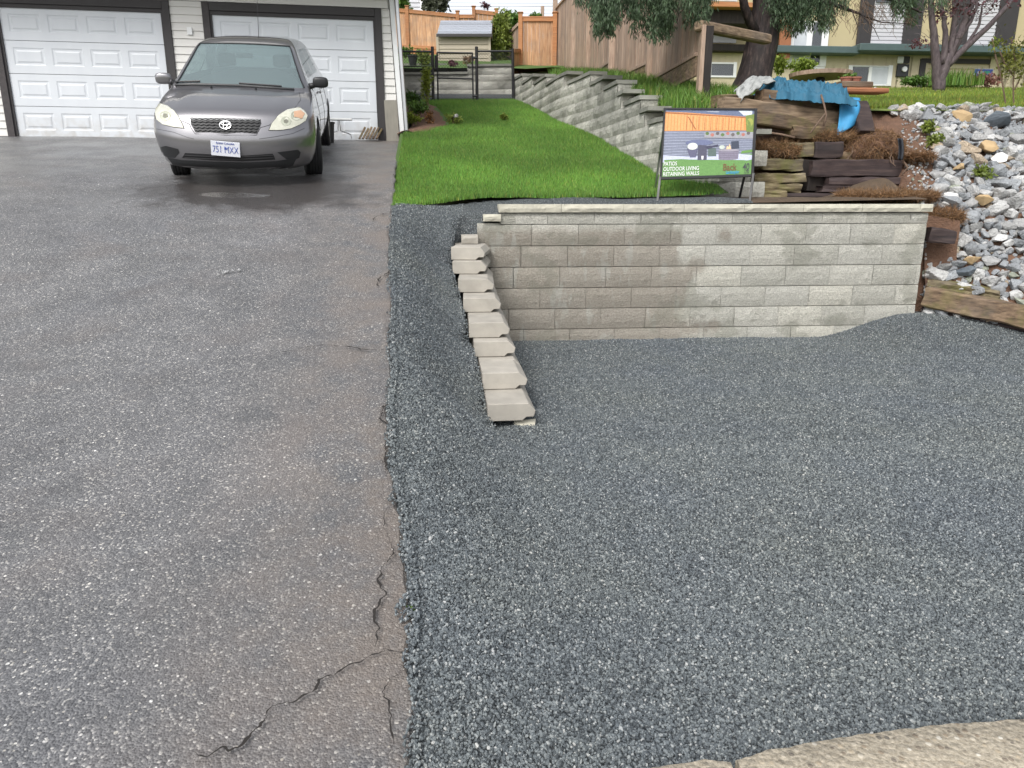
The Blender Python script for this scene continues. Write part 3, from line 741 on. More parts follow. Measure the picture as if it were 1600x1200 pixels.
# ---------------------------------------------------------------- garage
class Plane:
    """a vertical facade: u to the right along it, z up, out towards the viewer"""
    def __init__(s, p, ang): s.p = Vector((p[0], p[1], 0)); s.a = ang; s.d = Vector((math.cos(ang), math.sin(ang), 0)); s.n = Vector((math.sin(ang), -math.cos(ang), 0))
    def w(s, u, z, out=0): q = s.p + s.d * u + s.n * out; return Vector((q.x, q.y, z))
    def px(s, x, y, out=0):
        r = ray(x, y); o = s.p + s.n * out; t = o.dot(s.n) / r.dot(s.n) if True else 0
        q = r * t; return ((q - s.p).dot(s.d), E + r.z * t)
    def M(s, out=0):
        q = s.p + s.n * out
        return Matrix(((s.d.x, -s.n.x, 0, q.x), (s.d.y, -s.n.y, 0, q.y), (0, 0, 1, 0), (0, 0, 0, 1)))
VG = 12.3
G = Plane((-SA * VG, CA * VG), A9)                   # u = 0 straight ahead along the slope line
gar = empty('garage', tuple(G.w(G.px(300, 215)[0], GZ)), 'white sided double garage with two panelled doors framed in dark trim', 'garage')
def gbox(u0, u1, z0, z1, o0, o1, name, mat, parent=None, c=0):
    m = MB(); f = m.cbox if c else m.box
    args = ((u0, -o1, z0), (u1, -o0, z1)) + ((c,) if c else ())
    f(*args, M=G.M()); return m.build(name, mat, parent or gar)
uC = lambda x, y: G.px(x, y)[0]
zC = lambda x, y: G.px(x, y)[1]
d1 = (uC(26, 211), uC(269, 150)); d2 = (uC(337, 120), uC(591, 150))
zt1 = zC(150, 12); zt2 = zC(470, 21)
ztop = (zt1 + zt2) / 2 + .0; zlo = GZ - .02
uR = uC(628, 190)                                    # right corner of the building
uL = d1[0] - 1.6
# body of the building behind the facade
wall_b = gbox(uL - 3, uR - .04, GZ - .5, 5.75, -.06 - 6.5, -.06, 'wall', M['siding'])
# siding boards
def siding(u0, u1, z0, z1, ex=.108, slant=0):
    z = z0
    while z < z1 - .01:
        h = min(ex, z1 - z); uu = u1 - slant * (z - GZ)
        m = MB(); mm = G.M()
        pr = [(u0, -.010, z), (uu, -.010, z), (uu, -.026, z), (u0, -.026, z), (u0, .0, z + h), (uu, .0, z + h), (uu, -.010, z + h), (u0, -.010, z + h)]
        pr = [(u0, 0, z), (uu, 0, z), (uu, -.022, z), (u0, -.022, z), (u0, 0, z + h), (uu, 0, z + h), (uu, -.006, z + h), (u0, -.006, z + h)]
        m.add([mm @ Vector(q) for q in pr], [(0,1,2,3), (4,7,6,5), (3,2,6,7), (0,4,5,1), (0,3,7,4), (1,5,6,2)])
        m.build('siding_board', M['siding'], gar); z += h
tw = .10
siding(d1[1] + tw, d2[0] - tw, GZ, ztop + .12)
siding(d2[1] + tw, uR - .05, GZ - .05, ztop + .12, slant=.045)
siding(uL, d1[0] - tw, GZ, ztop + .12)
siding(uL, uR - .15, ztop + .125, 5.7)
for (a, b) in (d1, d2):
    # frame: outer casing and inner stop, head and jambs
    for o0, o1, wdt, mt in ((0, .045, tw, 'trim'), (-.05, .02, .035, 'plast')):
        ins = 0 if wdt == tw else .035
        m = MB(); mm = G.M()
        if wdt == tw:
            gbox(a - tw, a, zlo, ztop + .115, o0, o1, 'door_casing', M['trimworn'], c=.004); gbox(b, b + tw, zlo, ztop + .115, o0, o1, 'door_casing', M['trim'], c=.004)
            gbox(a, b, ztop, ztop + .115, o0, o1 - .003, 'door_casing', M['trim'], c=.004)
        else:
            gbox(a, a + .03, zlo, ztop, o0, o1, 'door_stop', M['trim']); gbox(b - .03, b, zlo, ztop, o0, o1, 'door_stop', M['trim']); gbox(a + .03, b - .03, ztop - .05, ztop, o0, o1, 'door_stop', M['trim'])
    a2, b2 = a + .03, b - .03
    dr = empty('garage_door', (0, 0, 0)); dr.parent = gar; dr.location = G.w((a2+b2)/2, GZ) - gar.location
    secs = 4; hS = (ztop - .03 - zlo) / secs
    for k in range(secs):
        z0 = zlo + k * hS; z1 = z0 + hS - .007; m = MB(); mm = G.M()
        # front skin with four recessed-and-raised fields
        n = 4; mg = .10; gp = .10; pw = (b2 - a2 - 2*mg - (n-1)*gp) / n; zz0, zz1 = z0 + .11, z1 - .09
        us = [a2, ]; xs_ = []
        for i in range(n): xs_.append((a2 + mg + i*(pw+gp), a2 + mg + i*(pw+gp) + pw))
        o = -.005
        def quad(u0, u1, w0, w1, oo): m.add([mm @ Vector(q) for q in ((u0, -oo, w0), (u1, -oo, w0), (u1, -oo, w1), (u0, -oo, w1))], [(0,1,2,3)])
        quad(a2, b2, z0, zz0, o); quad(a2, b2, zz1, z1, o)
        cuts = [a2] + [q for pr in xs_ for q in pr] + [b2]
        for i in range(0, len(cuts), 2): quad(cuts[i], cuts[i+1], zz0, zz1, o)
        for (u0, u1) in xs_:
            rg = [(0, o), (.014, o - .0065), (.035, o - .0065), (.055, o + .001)]
            for (e0, q0), (e1, q1) in zip(rg, rg[1:]):
                A = [(u0+e0, zz0+e0), (u1-e0, zz0+e0), (u1-e0, zz1-e0), (u0+e0, zz1-e0)]; B = [(u0+e1, zz0+e1), (u1-e1, zz0+e1), (u1-e1, zz1-e1), (u0+e1, zz1-e1)]
                m.add([mm @ Vector((u_, -q0, w_)) for u_, w_ in A] + [mm @ Vector((u_, -q1, w_)) for u_, w_ in B], [(i, (i+1)%4, 4+(i+1)%4, 4+i) for i in range(4)])
            quad(u0+.055, u1-.055, zz0+.055, zz1-.055, o + .001)
        # edges turned back
        m.add([mm @ Vector(q) for q in ((a2, -o, z1), (b2, -o, z1), (b2, .03, z1), (a2, .03, z1), (a2, -o, z0), (b2, -o, z0), (b2, .03, z0), (a2, .03, z0))], [(0,1,2,3), (4,7,6,5)])
        m.build('door_section', M['door'], dr)
gbox(d1[0], d2[1], GZ - .3, ztop, -.12, -.055, 'door_backing', M['plast'])
# eave above, just out of view, that shades the top of the wall
gbox(uL - 3, uR + .25, ztop + .47, ztop + .50, -.3, .75, 'soffit', M['soffit'])
gbox(uL - 3, uR + .25, ztop + .44, ztop + .62, .751, .775, 'fascia', M['trim'])
m = MB(); mm = G.M(); z_e = ztop + .62
m.add([mm @ Vector(q) for q in ((uL-3, -.85, z_e), (uR+.3, -.85, z_e), (uR+.3, 3.2, z_e+1.5), (uL-3, 3.2, z_e+1.5), (uL-3, -.85, z_e+.03), (uR+.3, -.85, z_e+.03), (uR+.3, 3.2, z_e+1.53), (uL-3, 3.2, z_e+1.53))], [(0,3,2,1), (4,5,6,7), (0,1,5,4), (1,2,6,5), (3,0,4,7), (2,3,7,6)])
m.build('roof', M['roof'], gar)
# corner board and downpipe
pt, pb = G.px(611, 2, .03), G.px(631, 209, .03)
m = MB(); m.beam(G.w(pb[0] - .02, GZ - .08, .03), G.w(pt[0] + .0, ztop + .45, .03), .07, .06, up=G.n); m.build('corner_board', M['white'], gar)
m = MB(); m.beam(G.w(pb[0] + .05, GZ - .06, .05), G.w(pt[0] + .075, ztop + .42, .05), .06, .08, up=G.n, c=.012); m.build('downpipe', M['alu'], gar)
gbox(d1[1] + tw + .22, d1[1] + tw + .29, zC(290, 49) - .05, zC(290, 49) + .05, .02, .045, 'outlet_cover', M['white'])
# board, planks, folding frame and drum standing in front of the garage
m = MB(); a = G.w(uC(608, 213), GZ - .05, .10); b = G.w(uC(604, 158), zC(604, 157), .05)
m.beam(a + G.d * .06, b + G.d * .06, .20, .015, up=G.n)
tag(center(m.build('board', M['ply'])), 'grey plywood board leaning on the white siding at the garage corner', 'board')
for i in range(6):
    x0 = 563 + i * 5.2; m = MB(); a = G.w(uC(x0, 224), GZ + .005, .24 + .01*i); b = G.w(uC(x0 + 7.5, 200), zC(x0+7, 200) + random.uniform(-.02, .02), .05)
    m.beam(a, b, .030, .03, up=G.n, c=.003)
    tag(center(m.build('plank', M['oldtimber'])), ['leftmost short plank leaning on the garage door by the frame', 'short brown plank leaning on the garage door, second from the left', 'short brown plank leaning on the garage door, third from the left', 'short brown plank leaning on the garage door, third from the right', 'short brown plank leaning on the garage door, second from the right', 'rightmost short plank leaning on the garage door by the dark casing'][i], 'plank', 'short planks leaning on the garage door')
t = empty('folding_stand', tuple(G.w(uC(532, 222), GZ, .3)), 'small white metal folding stand in front of the right garage door', 'stand')
zt = zC(530, 189); us = uC(532, 200)
m = MB(); m.cbox((us - .2, -.36, zt - .02), (us + .2, -.24, zt + .01), .006, M=G.M()); m.build('top_bar', M['white'], t)
for s_ in (-1, 1):
    m = MB(); m.tube([G.w(us + s_*.01, zt - .02, .3), G.w(us + s_*.02, zt - .17, .3), G.w(us + s_ * .17, GZ + .06, .3), G.w(us + s_ * .18, GZ, .3)], .008); m.build('leg', M['alu'], t)
t = empty('storage_tub', tuple(G.w(uC(514, 225), GZ - .1, .35)), 'small black plastic tub on the drive behind the car', 'tub')
uu = uC(514, 210); m = MB()
for k, (r0, zz) in enumerate(((.09, 0), (.11, .26))): pass
m.tube([G.w(uu, GZ - .12, .45), G.w(uu, GZ + .20, .45)], [.10, .125], 14, cap=False); m.tube([G.w(uu, GZ - .115, .45), G.w(uu, GZ - .11, .45)], [.099, .099], 14); m.build('tub_body', M['plast'], t)
m = MB(); m.tube([G.w(uu, GZ + .2, .45), G.w(uu, GZ + .22, .45)], [.135, .135], 14); m.build('rim', M['plast'], t)

# ---------------------------------------------------------------- the car
car = empty('parked_car', (-2.722, 7.42, drv(-2.722, 7.42)), 'grey metallic compact hatchback parked nose out in front of the garage', 'car')
slope = math.atan(.199); CS = .90
CM = Matrix.Translation(car.location) @ Matrix.Rotation(R(10.5), 4, 'Z') @ Matrix.Rotation(slope, 4, 'X') @ Matrix.Diagonal((.872, CS, CS, 1))
def cringz():
    #   z    yf   c    w    yr   cr
    return [(.19, .16, .52, .76, 4.15, .3), (.215, .06, .54, .80, 4.22, .3), (.26, .03, .55, .83, 4.25, .3), (.34, .012, .55, .86, 4.28, .3), (.42, .0, .53, .875, 4.32, .3), (.50, .0, .50, .882, 4.33, .3),
            (.56, .015, .46, .885, 4.32, .3), (.62, .045, .45, .884, 4.30, .3), (.68, .075, .44, .880, 4.3, .3), (.73, .10, .43, .873, 4.3, .3), (.775, .15, .42, .868, 4.3, .3), (.81, .24, .40, .862, 4.3, .3), (.85, .38, .36, .855, 4.3, .3),
            (.89, .56, .31, .848, 4.3, .3), (.925, .75, .26, .838, 4.3, .3), (.95, .90, .22, .826, 4.29, .3), (.965, .97, .20, .815, 4.28, .3), (.985, 1.0, .20, .80, 4.27, .3),
            (1.06, 1.11, .20, .755, 4.24, .3), (1.14, 1.24, .20, .718, 4.2, .3), (1.22, 1.37, .20, .68, 4.14, .3), (1.30, 1.51, .20, .645, 4.06, .3), (1.37, 1.64, .20, .612, 3.98, .3), (1.405, 1.72, .21, .59, 3.92, .3),
            (1.43, 1.82, .22, .565, 3.85, .3), (1.455, 1.98, .24, .53, 3.72, .3), (1.475, 2.2, .25, .48, 3.5, .3), (1.487, 2.45, .2, .34, 3.2, .2), (1.49, 2.7, .1, .12, 3.0, .1)]
NF, NS, NR = 28, 36, 14
def ringpts(z, yf, c, w, yr, cr):
    pts = []; e = 2/2.7
    for i in range(NF + 1):                         # front, from left (-x) to right
        th = lerp(-math.pi/2, math.pi/2, i / NF)
        sn, cs = math.sin(th), math.cos(th)
        pts.append((w * math.copysign(abs(sn) ** e, sn), yf + c * (1 - max(0, cs) ** e), z))
    for i in range(1, NS): pts.append((w, lerp(yf + c, yr - cr, i / NS), z))
    for i in range(NR + 1):
        th = lerp(math.pi/2, -math.pi/2, i / NR); sn, cs = math.sin(th), math.cos(th)
        pts.append((w * math.copysign(abs(sn) ** e, sn), yr - cr * (1 - max(0, cs) ** e), z))
    for i in range(1, NS): pts.append((-w, lerp(yr - cr, yf + c, i / NS), z))
    # lateral crown on bonnet and roof
    out = []
    for x, y, zz in pts:
        cro = 0
        if .77 < z < .97: cro = .035 * (1 - (x / w) ** 2) - .02
        if z >= 1.37: cro = .02 * (1 - (x / .65) ** 2)
        # bonnet's twin creases
        if .78 < z < .95 and y < yf + c * .9: cro += .012 * math.exp(-((abs(x) - .52) / .07) ** 2)
        out.append((x, y, zz + cro))
    return out
rings = cringz(); RP = [ringpts(*r) for r in rings]; NP = len(RP[0])
verts = [q for r in RP for q in r]
body = MB(); wind = MB(); side = {}; 
bf = []; wf = []; sf = {'l1': [], 'l2': [], 'r1': [], 'r2': []}; rf = []
def ctr(k, i): 
    a = RP[k][i]; b = RP[k+1][(i+1) % NP]; return ((a[0]+b[0])/2, (a[1]+b[1])/2, (a[2]+b[2])/2)
for k in range(len(rings) - 1):
    for i in range(NP):
        f = (k*NP + i, k*NP + (i+1) % NP, (k+1)*NP + (i+1) % NP, (k+1)*NP + i)
        x, y, z = ctr(k, i); dest = bf
        if 17 <= k <= 22:
            if 4 <= i < NF - 4: dest = wf
            elif k >= 18 and k <= 21 and NF + 4 <= i < NF + 17: dest = sf['r1']
            elif k >= 18 and k <= 21 and NF + 18 <= i < NF + 30: dest = sf['r2']
            elif k >= 18 and k <= 21 and NP - NS - 0 + 6 <= i < NP - NS + 18: dest = sf['l2']
            elif k >= 18 and k <= 21 and NP - NS + 19 <= i < NP - 4: dest = sf['l1']
            elif k <= 21 and NF + NS + 2 <= i < NF + NS + NR - 2: dest = rf
        dest.append(f)
def sub(faces, name, mat, thick=0, off=0):
    ids = sorted({i for f in faces for i in f}); mp_ = {q: n for n, q in enumerate(ids)}
    m = MB(); m.add([CM @ Vector(verts[i]) for i in ids], [tuple(mp_[i] for i in f) for f in faces]); return m.build(name, mat, car, smooth=True)
bottom = [tuple(range(NP))[::-1]]; topf = [tuple((len(rings)-1)*NP + i for i in range(NP))]
# bvh of the shell in car space, for laying lamps and grille onto it
bvh = BVHTree.FromPolygons([Vector(v) for v in verts], bf + wf + sum(sf.values(), []) + rf + bottom + topf)
bo = sub(bf + bottom + topf, 'body', M['paint'])
# wheel arches cut through the shell
WB, WR_, TW = .92, .315, .785
cut = MB()
for yy in (WB, WB + 2.6):
    for s_ in (-1, 1):
        poly = [(yy + .365*math.cos(a), .30 + .365*math.sin(a)) for a in [2*math.pi*i/28 for i in range(28)]]
        Mx = CM @ Matrix(((0, 0, 1, 0), (1, 0, 0, 0), (0, 1, 0, 0), (0, 0, 0, 1)))
        cut.prism(poly, s_ * .52 if s_ > 0 else -1.1, 1.1 if s_ > 0 else -.52, M=Mx)
co = cut.build('cutter', M['plast']); 
bm = bmesh.new(); bm.from_mesh(bo.data)
# drop shell faces inside the arches instead of a boolean, then line the arches with a liner
kill = []
CMi_ = CM.inverted(); W2 = Matrix.Identity(4)
car_w = car.matrix_basis
for f in bm.faces:
    c_ = CMi_ @ (car_w @ f.calc_center_median())
    if abs(c_.x) > .55:
        for yy in (WB, WB + 2.6):
            if (c_.y - yy) ** 2 + (c_.z - .30) ** 2 < .365 ** 2: kill.append(f); break
bm.free(); bpy.data.objects.remove(co)
# subdivide side region for a clean round arch: rebuild shell with boolean modifier
cut = MB()
for yy in (WB, WB + 2.6):
    for s_ in (-1, 1):
        poly = [(yy + .385*math.cos(a), .30 + .385*math.sin(a)) for a in [2*math.pi*i/32 for i in range(32)]]
        cut.prism(poly, (.50 if s_ > 0 else -1.1), (1.1 if s_ > 0 else -.50), M=CM @ Matrix(((0, 0, 1, 0), (1, 0, 0, 0), (0, 1, 0, 0), (0, 0, 0, 1))))
co = cut.build('cutter', M['plast'], None); bm = bmesh.new(); bm.from_mesh(co.data); bmesh.ops.recalc_face_normals(bm, faces=bm.faces[:]); bm.to_mesh(co.data); bm.free()
bo.data.transform(car_w); bo.parent = None; bo.matrix_basis = Matrix.Identity(4)
fullm = MB(); fullm.add([CM @ Vector(v) for v in verts], bf + wf + sum(sf.values(), []) + rf + bottom + topf)
md = bo.modifiers.new('b', 'BOOLEAN'); md.operation = 'DIFFERENCE'; md.solver = 'EXACT'; md.object = co; md.use_self = False
# the window openings leave the shell open, so close it only for the cut: cut lower rings alone
low = [f for k in range(0, 17) for f in [(k*NP+i, k*NP+(i+1)%NP, (k+1)*NP+(i+1)%NP, (k+1)*NP+i) for i in range(NP)]] + bottom + [tuple(17*NP + i for i in range(NP))]
ml = MB(); ml.add([CM @ Vector(v) for v in verts], low); lo_ = ml.build('lower', M['paint'])
bm = bmesh.new(); bm.from_mesh(lo_.data); bmesh.ops.delete(bm, geom=[v for v in bm.verts if not v.link_faces], context='VERTS'); bmesh.ops.recalc_face_normals(bm, faces=bm.faces[:]); bm.to_mesh(lo_.data); bm.free()
md2 = lo_.modifiers.new('b', 'BOOLEAN'); md2.operation = 'DIFFERENCE'; md2.solver = 'EXACT'; md2.object = co
bpy.context.view_layer.update()
dg = bpy.context.evaluated_depsgraph_get(); me = bpy.data.meshes.new_from_object(lo_.evaluated_get(dg))
up = [f for f in bf + topf if min(f) >= 17*NP]
bm = bmesh.new(); bm.from_mesh(me)
topn = [f for f in bm.faces if len(f.verts) > 40 and (CMi_ @ f.calc_center_median()).z > .9]
bmesh.ops.delete(bm, geom=topn, context='FACES_ONLY')
vm = {}
for f in up:
    vs = []
    for i in f:
        if i not in vm: vm[i] = bm.verts.new(CM @ Vector(verts[i]))
        vs.append(vm[i])
    bm.faces.new(vs)
bmesh.ops.remove_doubles(bm, verts=bm.verts[:], dist=.0004); bmesh.ops.recalc_face_normals(bm, faces=bm.faces[:])
me2 = bpy.data.meshes.new('body'); bm.to_mesh(me2); bm.free(); me2.materials.clear(); me2.materials.append(M['paint'])
bpy.data.objects.remove(lo_); bpy.data.objects.remove(co); bpy.data.objects.remove(bo)
bo = bpy.data.objects.new('body', me2); C.objects.link(bo); bo.parent = car; me2.transform(car.matrix_basis.inverted())
me2.polygons.foreach_set('use_smooth', [True]*len(me2.polygons)); me2.set_sharp_from_angle(angle=R(38))
sub(wf, 'windshield', M['glass']); sub(rf, 'rear_window', M['sideglass'])
for k_ in sf: sub(sf[k_], 'side_window', M['sideglass'])
CMi = CM.inverted(); camL = CMi @ Vector((0, 0, E))
def oncar(x, y, lift=.004):
    """point of the car's shell seen at a photograph position, lifted off along the surface normal"""
    d = (CMi.to_3x3() @ ray(x, y)).normalized(); h = bvh.ray_cast(camL, d)
    if h[0] is None: return None
    n = h[1]; n = -n if n.dot(d) > 0 else n
    return h[0] + n * lift
Z = lambda X, Y: (230 + X / 4.8, 40 + Y / 4.8)        # enlarged crop -> photograph
def patch(poly, name, mat, lift=.006, depth=.02, dens=3, parent=None):
    bm = bmesh.new(); vs = [bm.verts.new((x, y, 0)) for x, y in poly]
    bm.faces.new(vs); bmesh.ops.triangulate(bm, faces=bm.faces[:])
    bmesh.ops.subdivide_edges(bm, edges=bm.edges[:], cuts=dens, use_grid_fill=True)
    bmesh.ops.triangulate(bm, faces=bm.faces[:])
    bad = []
    for v in bm.verts:
        q = oncar(v.co.x, v.co.y, lift)
        if q is None: bad.append(v)
        else: v.co = q
    if bad: bmesh.ops.delete(bm, geom=bad, context='VERTS')
    if depth:
        r = bmesh.ops.extrude_face_region(bm, geom=bm.faces[:]); vv = [g for g in r['geom'] if isinstance(g, bmesh.types.BMVert)]
        for v in vv: v.co += Vector((0, depth, 0))
    bmesh.ops.recalc_face_normals(bm, faces=bm.faces[:])
    for v in bm.verts: v.co = CM @ v.co
    me = bpy.data.meshes.new(name); bm.to_mesh(me); bm.free(); me.materials.append(mat)
    o = bpy.data.objects.new(name, me); C.objects.link(o); pa = parent or car; o.parent = pa
    me.transform(car.matrix_basis.inverted()); me.polygons.foreach_set('use_smooth', [True]*len(me.polygons)); me.set_sharp_from_angle(angle=R(40)); return o
def grow(poly, k):
    cx = sum(p[0] for p in poly)/len(poly); cy = sum(p[1] for p in poly)/len(poly)
    return [(cx + (x-cx)*k, cy + (y-cy)*k) for x, y in poly]
HL = [Z(*p) for p in ((64, 655), (72, 605), (98, 588), (150, 605), (205, 645), (240, 690), (266, 745), (276, 770), (200, 762), (120, 742), (75, 705))]
HR = [Z(*p) for p in ((915, 785), (935, 735), (985, 675), (1050, 635), (1140, 618), (1180, 645), (1200, 680), (1185, 715), (1140, 745), (1080, 772), (1000, 785))]
for h_ in (HL, HR):
    patch(grow(h_, 1.04), 'headlight_rim', M['plast'], .003, .012)
    hd = patch(h_, 'headlight', M['lamp'], .010, .02, 4)
for h_, (cx_h, cy_h) in ((HL, (140, 680)), (HR, (1040, 720)), (HR, (1115, 680))):
    for kk, rr_, mt_ in ((0, 40, 'reflector'), (1, 18, 'lampcore')):
        patch([Z(cx_h + rr_*math.cos(a), cy_h + rr_*.85*math.sin(a)) for a in [2*math.pi*i/14 for i in range(14)]], 'reflector', M[mt_], .0115 + .001*kk, 0, 1)
patch([Z(*p) for p in ((1100, 650), (1150, 640), (1180, 665), (1160, 700), (1100, 690))], 'turn_signal', M['amber'], .013, .004)
patch([Z(*p) for p in ((320, 688), (560, 694), (850, 703), (856, 735), (822, 812), (700, 800), (590, 812), (470, 800), (362, 802), (330, 745))], 'grille', M['plast'], .004, .012, 4)
for j in range(5):                                    # grille bars
    y_ = 700 + j * 22; x0 = 332 + max(0, j - 1) * 10; x1 = 846 - max(0, j-2) * 11
    pts_ = [oncar(*Z(lerp(x0, x1, t_ / 24), y_ + 8 * t_ / 24 + (5 if t_ % 2 else -2)), .010) for t_ in range(25)]
    m = MB(); m.tube([CM @ p for p in pts_ if p], .004, 4); m.build('grille_bar', M['alu'] if j == 0 else M['black'], car)
for k_ in range(3):                                   # three interlocking oval rings of the badge
    cx, cy, rx, ry = ((588, 750, 43, 30), (588, 750, 15, 28), (588, 738, 34, 13))[k_]
    pts_ = [oncar(*Z(cx + rx*math.cos(a), cy + ry*math.sin(a)), .018) for a in [2*math.pi*i/20 for i in range(21)]]
    m = MB(); m.tube([CM @ p for p in pts_ if p], .0055 if k_ == 0 else .0045, 5); m.build('badge', M['chrome'], car)
patch([Z(*p) for p in ((96, 912), (140, 902), (232, 925), (242, 955), (210, 992), (155, 990), (115, 965))], 'fog_lamp_recess', M['plast'], .003, .01)
patch([Z(*p) for p in ((975, 950), (1130, 930), (1150, 950), (1140, 990), (1090, 1015), (1040, 1000))], 'fog_lamp_recess', M['plast'], .003, .01)
patch([Z(*p) for p in ((285, 955), (480, 965), (720, 975), (940, 960), (950, 975), (960, 1005), (720, 1018), (480, 1010), (262, 992))], 'lower_intake', M['black'], .003, .01)
patch([Z(*p) for p in ((120, 985), (262, 1008), (480, 1018), (720, 1026), (960, 1016), (1120, 990), (1090, 1050), (960, 1075), (720, 1085), (480, 1078), (280, 1060), (160, 1035))], 'bumper_lip', M['plast'], .006, .01)
for j in range(2):
    pts_ = [oncar(*Z(lerp(285, 945, t_ / 12), 970 + 18*j + 12*math.sin(math.pi*t_/12)), .008) for t_ in range(13)]
    m = MB(); m.tube([CM @ p for p in pts_ if p], .004, 4); m.build('intake_bar', M['black'], car)
# black cowl strip and windscreen surround
cow = [Z(*p) for p in ((212, 448), (340, 443), (690, 452), (1000, 474), (1128, 482))]
pts_ = [oncar(lerp(a[0], b[0], t/5), lerp(a[1], b[1], t/5), .004) for a, b in zip(cow, cow[1:]) for t in range(5)]; m = MB(); m.tube([CM @ p for p in pts_ if p], .014, 5); m.build('cowl', M['plast'], car)
for idx in ([(k, 4) for k in range(17, 24)], [(k, NF - 4) for k in range(17, 24)], [(23, i) for i in range(4, NF - 3)]):
    m = MB(); m.tube([CM @ (Vector(RP[k][i]) + Vector((0, -.004, .004))) for k, i in idx], .008, 5); m.build('windshield_seal', M['black'], car)
for line in (((70, 775), (200, 800), (300, 838), (350, 850)), ((840, 850), (950, 835), (1090, 810), (1180, 770))):
    ln_ = [Z(*p) for p in line]; pts_ = [oncar(lerp(a[0], b[0], t/6), lerp(a[1], b[1], t/6), .0005) for a, b in zip(ln_, ln_[1:]) for t in range(7)]; m = MB(); m.tube([CM @ p for p in pts_ if p], .0025, 4); m.build('bumper_crease', M['black'], car)
# panel gap of the bonnet
gp_ = [Z(*p) for p in ((165, 480), (120, 560), (205, 640), (262, 715), (318, 740), (330, 770), (360, 812), (590, 822), (820, 822), (850, 765), (915, 748), (985, 672), (1110, 615), (1150, 560), (1140, 500))]
pts_ = [oncar(x, y, .0005) for x, y in gp_]; m = MB(); m.tube([CM @ p for p in pts_ if p], .003, 4); m.build('bonnet_gap', M['black'], car)
# licence plate, flat, standing off the bumper
pc = oncar(*Z(592, 922), .0); 
PM = CM @ Matrix.Translation((pc.x, pc.y - .035, pc.z)) @ Matrix.Rotation(R(4), 4, 'Y')
m = MB(); m.cbox((-.152, -.004, -.076), (.152, .004, .076), .003, M=PM); m.build('licence_plate', M['plate'], car)
m = MB(); m.box((-.12, .005, -.05), (.12, .05, .05), M=PM); m.build('plate_bracket', M['plast'], car)
def text(body, size, Mw, mat, parent, name='lettering', align='CENTER', xs=1., bold=0, ext=.001):
    cu = bpy.data.curves.new(name, 'FONT'); cu.body = body; cu.size = size; cu.align_x = align; cu.extrude = ext; cu.offset = bold; cu.resolution_u = 3
    o = bpy.data.objects.new(name, cu); C.objects.link(o); bpy.context.view_layer.update()
    me = bpy.data.meshes.new_from_object(o.evaluated_get(bpy.context.evaluated_depsgraph_get())); bpy.data.objects.remove(o)
    me.transform(Matrix.Diagonal((xs, 1, 1, 1))); me.transform(Mw); me.transform(parent.matrix_basis.inverted()); me.materials.clear(); me.materials.append(mat)
    o = bpy.data.objects.new(name, me); C.objects.link(o); o.parent = parent; return o
TM = PM @ Matrix.Translation((0, -.006, -.040)) @ Matrix.Rotation(R(90), 4, 'X')
text('751 MXX', .098, TM, M['blueink'], car, 'plate_lettering', xs=.70, bold=-.0006)
text('British Columbia', .028, PM @ Matrix.Translation((0, -.006, .048)) @ Matrix.Rotation(R(90), 4, 'X'), M['blueink'], car, 'plate_lettering')
m = MB(); m.box((-.012, -.006, -.006), (.012, -.0045, .016), M=PM); m.build('plate_emblem', M['blueink'], car)
# wheels
def wheel(x, y, steer):
    Wm = CM @ Matrix.Translation((x, y, .305)) @ Matrix.Rotation(steer, 4, 'Z')
    s_ = 1 if x > 0 else -1
    prof = [(-.085, .20), (-.098, .23), (-.10, .27), (-.09, .297), (-.07, .308)] + [(-.07 + .14*i/12, .309 if i % 3 else .302) for i in range(13)] + [(.07, .308), (.09, .297), (.10, .27), (.098, .23), (.085, .20)]
    m = MB(); n = 36
    def rev(pr, mi=0):
        vs = [Wm @ Vector((a, r_*math.cos(2*math.pi*k/n), r_*math.sin(2*math.pi*k/n))) for a, r_ in pr for k in range(n)]
        m.add(vs, [(j*n+k, j*n+(k+1)%n, (j+1)*n+(k+1)%n, (j+1)*n+k) for j in range(len(pr)-1) for k in range(n)], mi)
    rev(prof); wo = m.build('tyre', M['rubber'], car, smooth=True, angle=30)
    m = MB(); rev([(s_*.06, .205), (s_*.085, .195), (s_*.06, .17), (s_*.03, .16), (s_*.03, .05), (s_*.08, .045), (s_*.085, 0.001)])
    for q in range(5):
        a = 2*math.pi*q/5; d = Vector((0, math.cos(a), math.sin(a))); m.beam(Wm @ (d*.03 + Vector((s_*.065, 0, 0))), Wm @ (d*.19 + Vector((s_*.075, 0, 0))), .05, .02, up=Wm.to_3x3() @ Vector((1, 0, 0)))
    m.build('rim', M['alu'], car, smooth=True, angle=30)
    return wo
for y_, st in ((WB, R(9)), (WB + 2.6, 0)):
    for x_ in (-TW, TW): wheel(x_, y_, st)
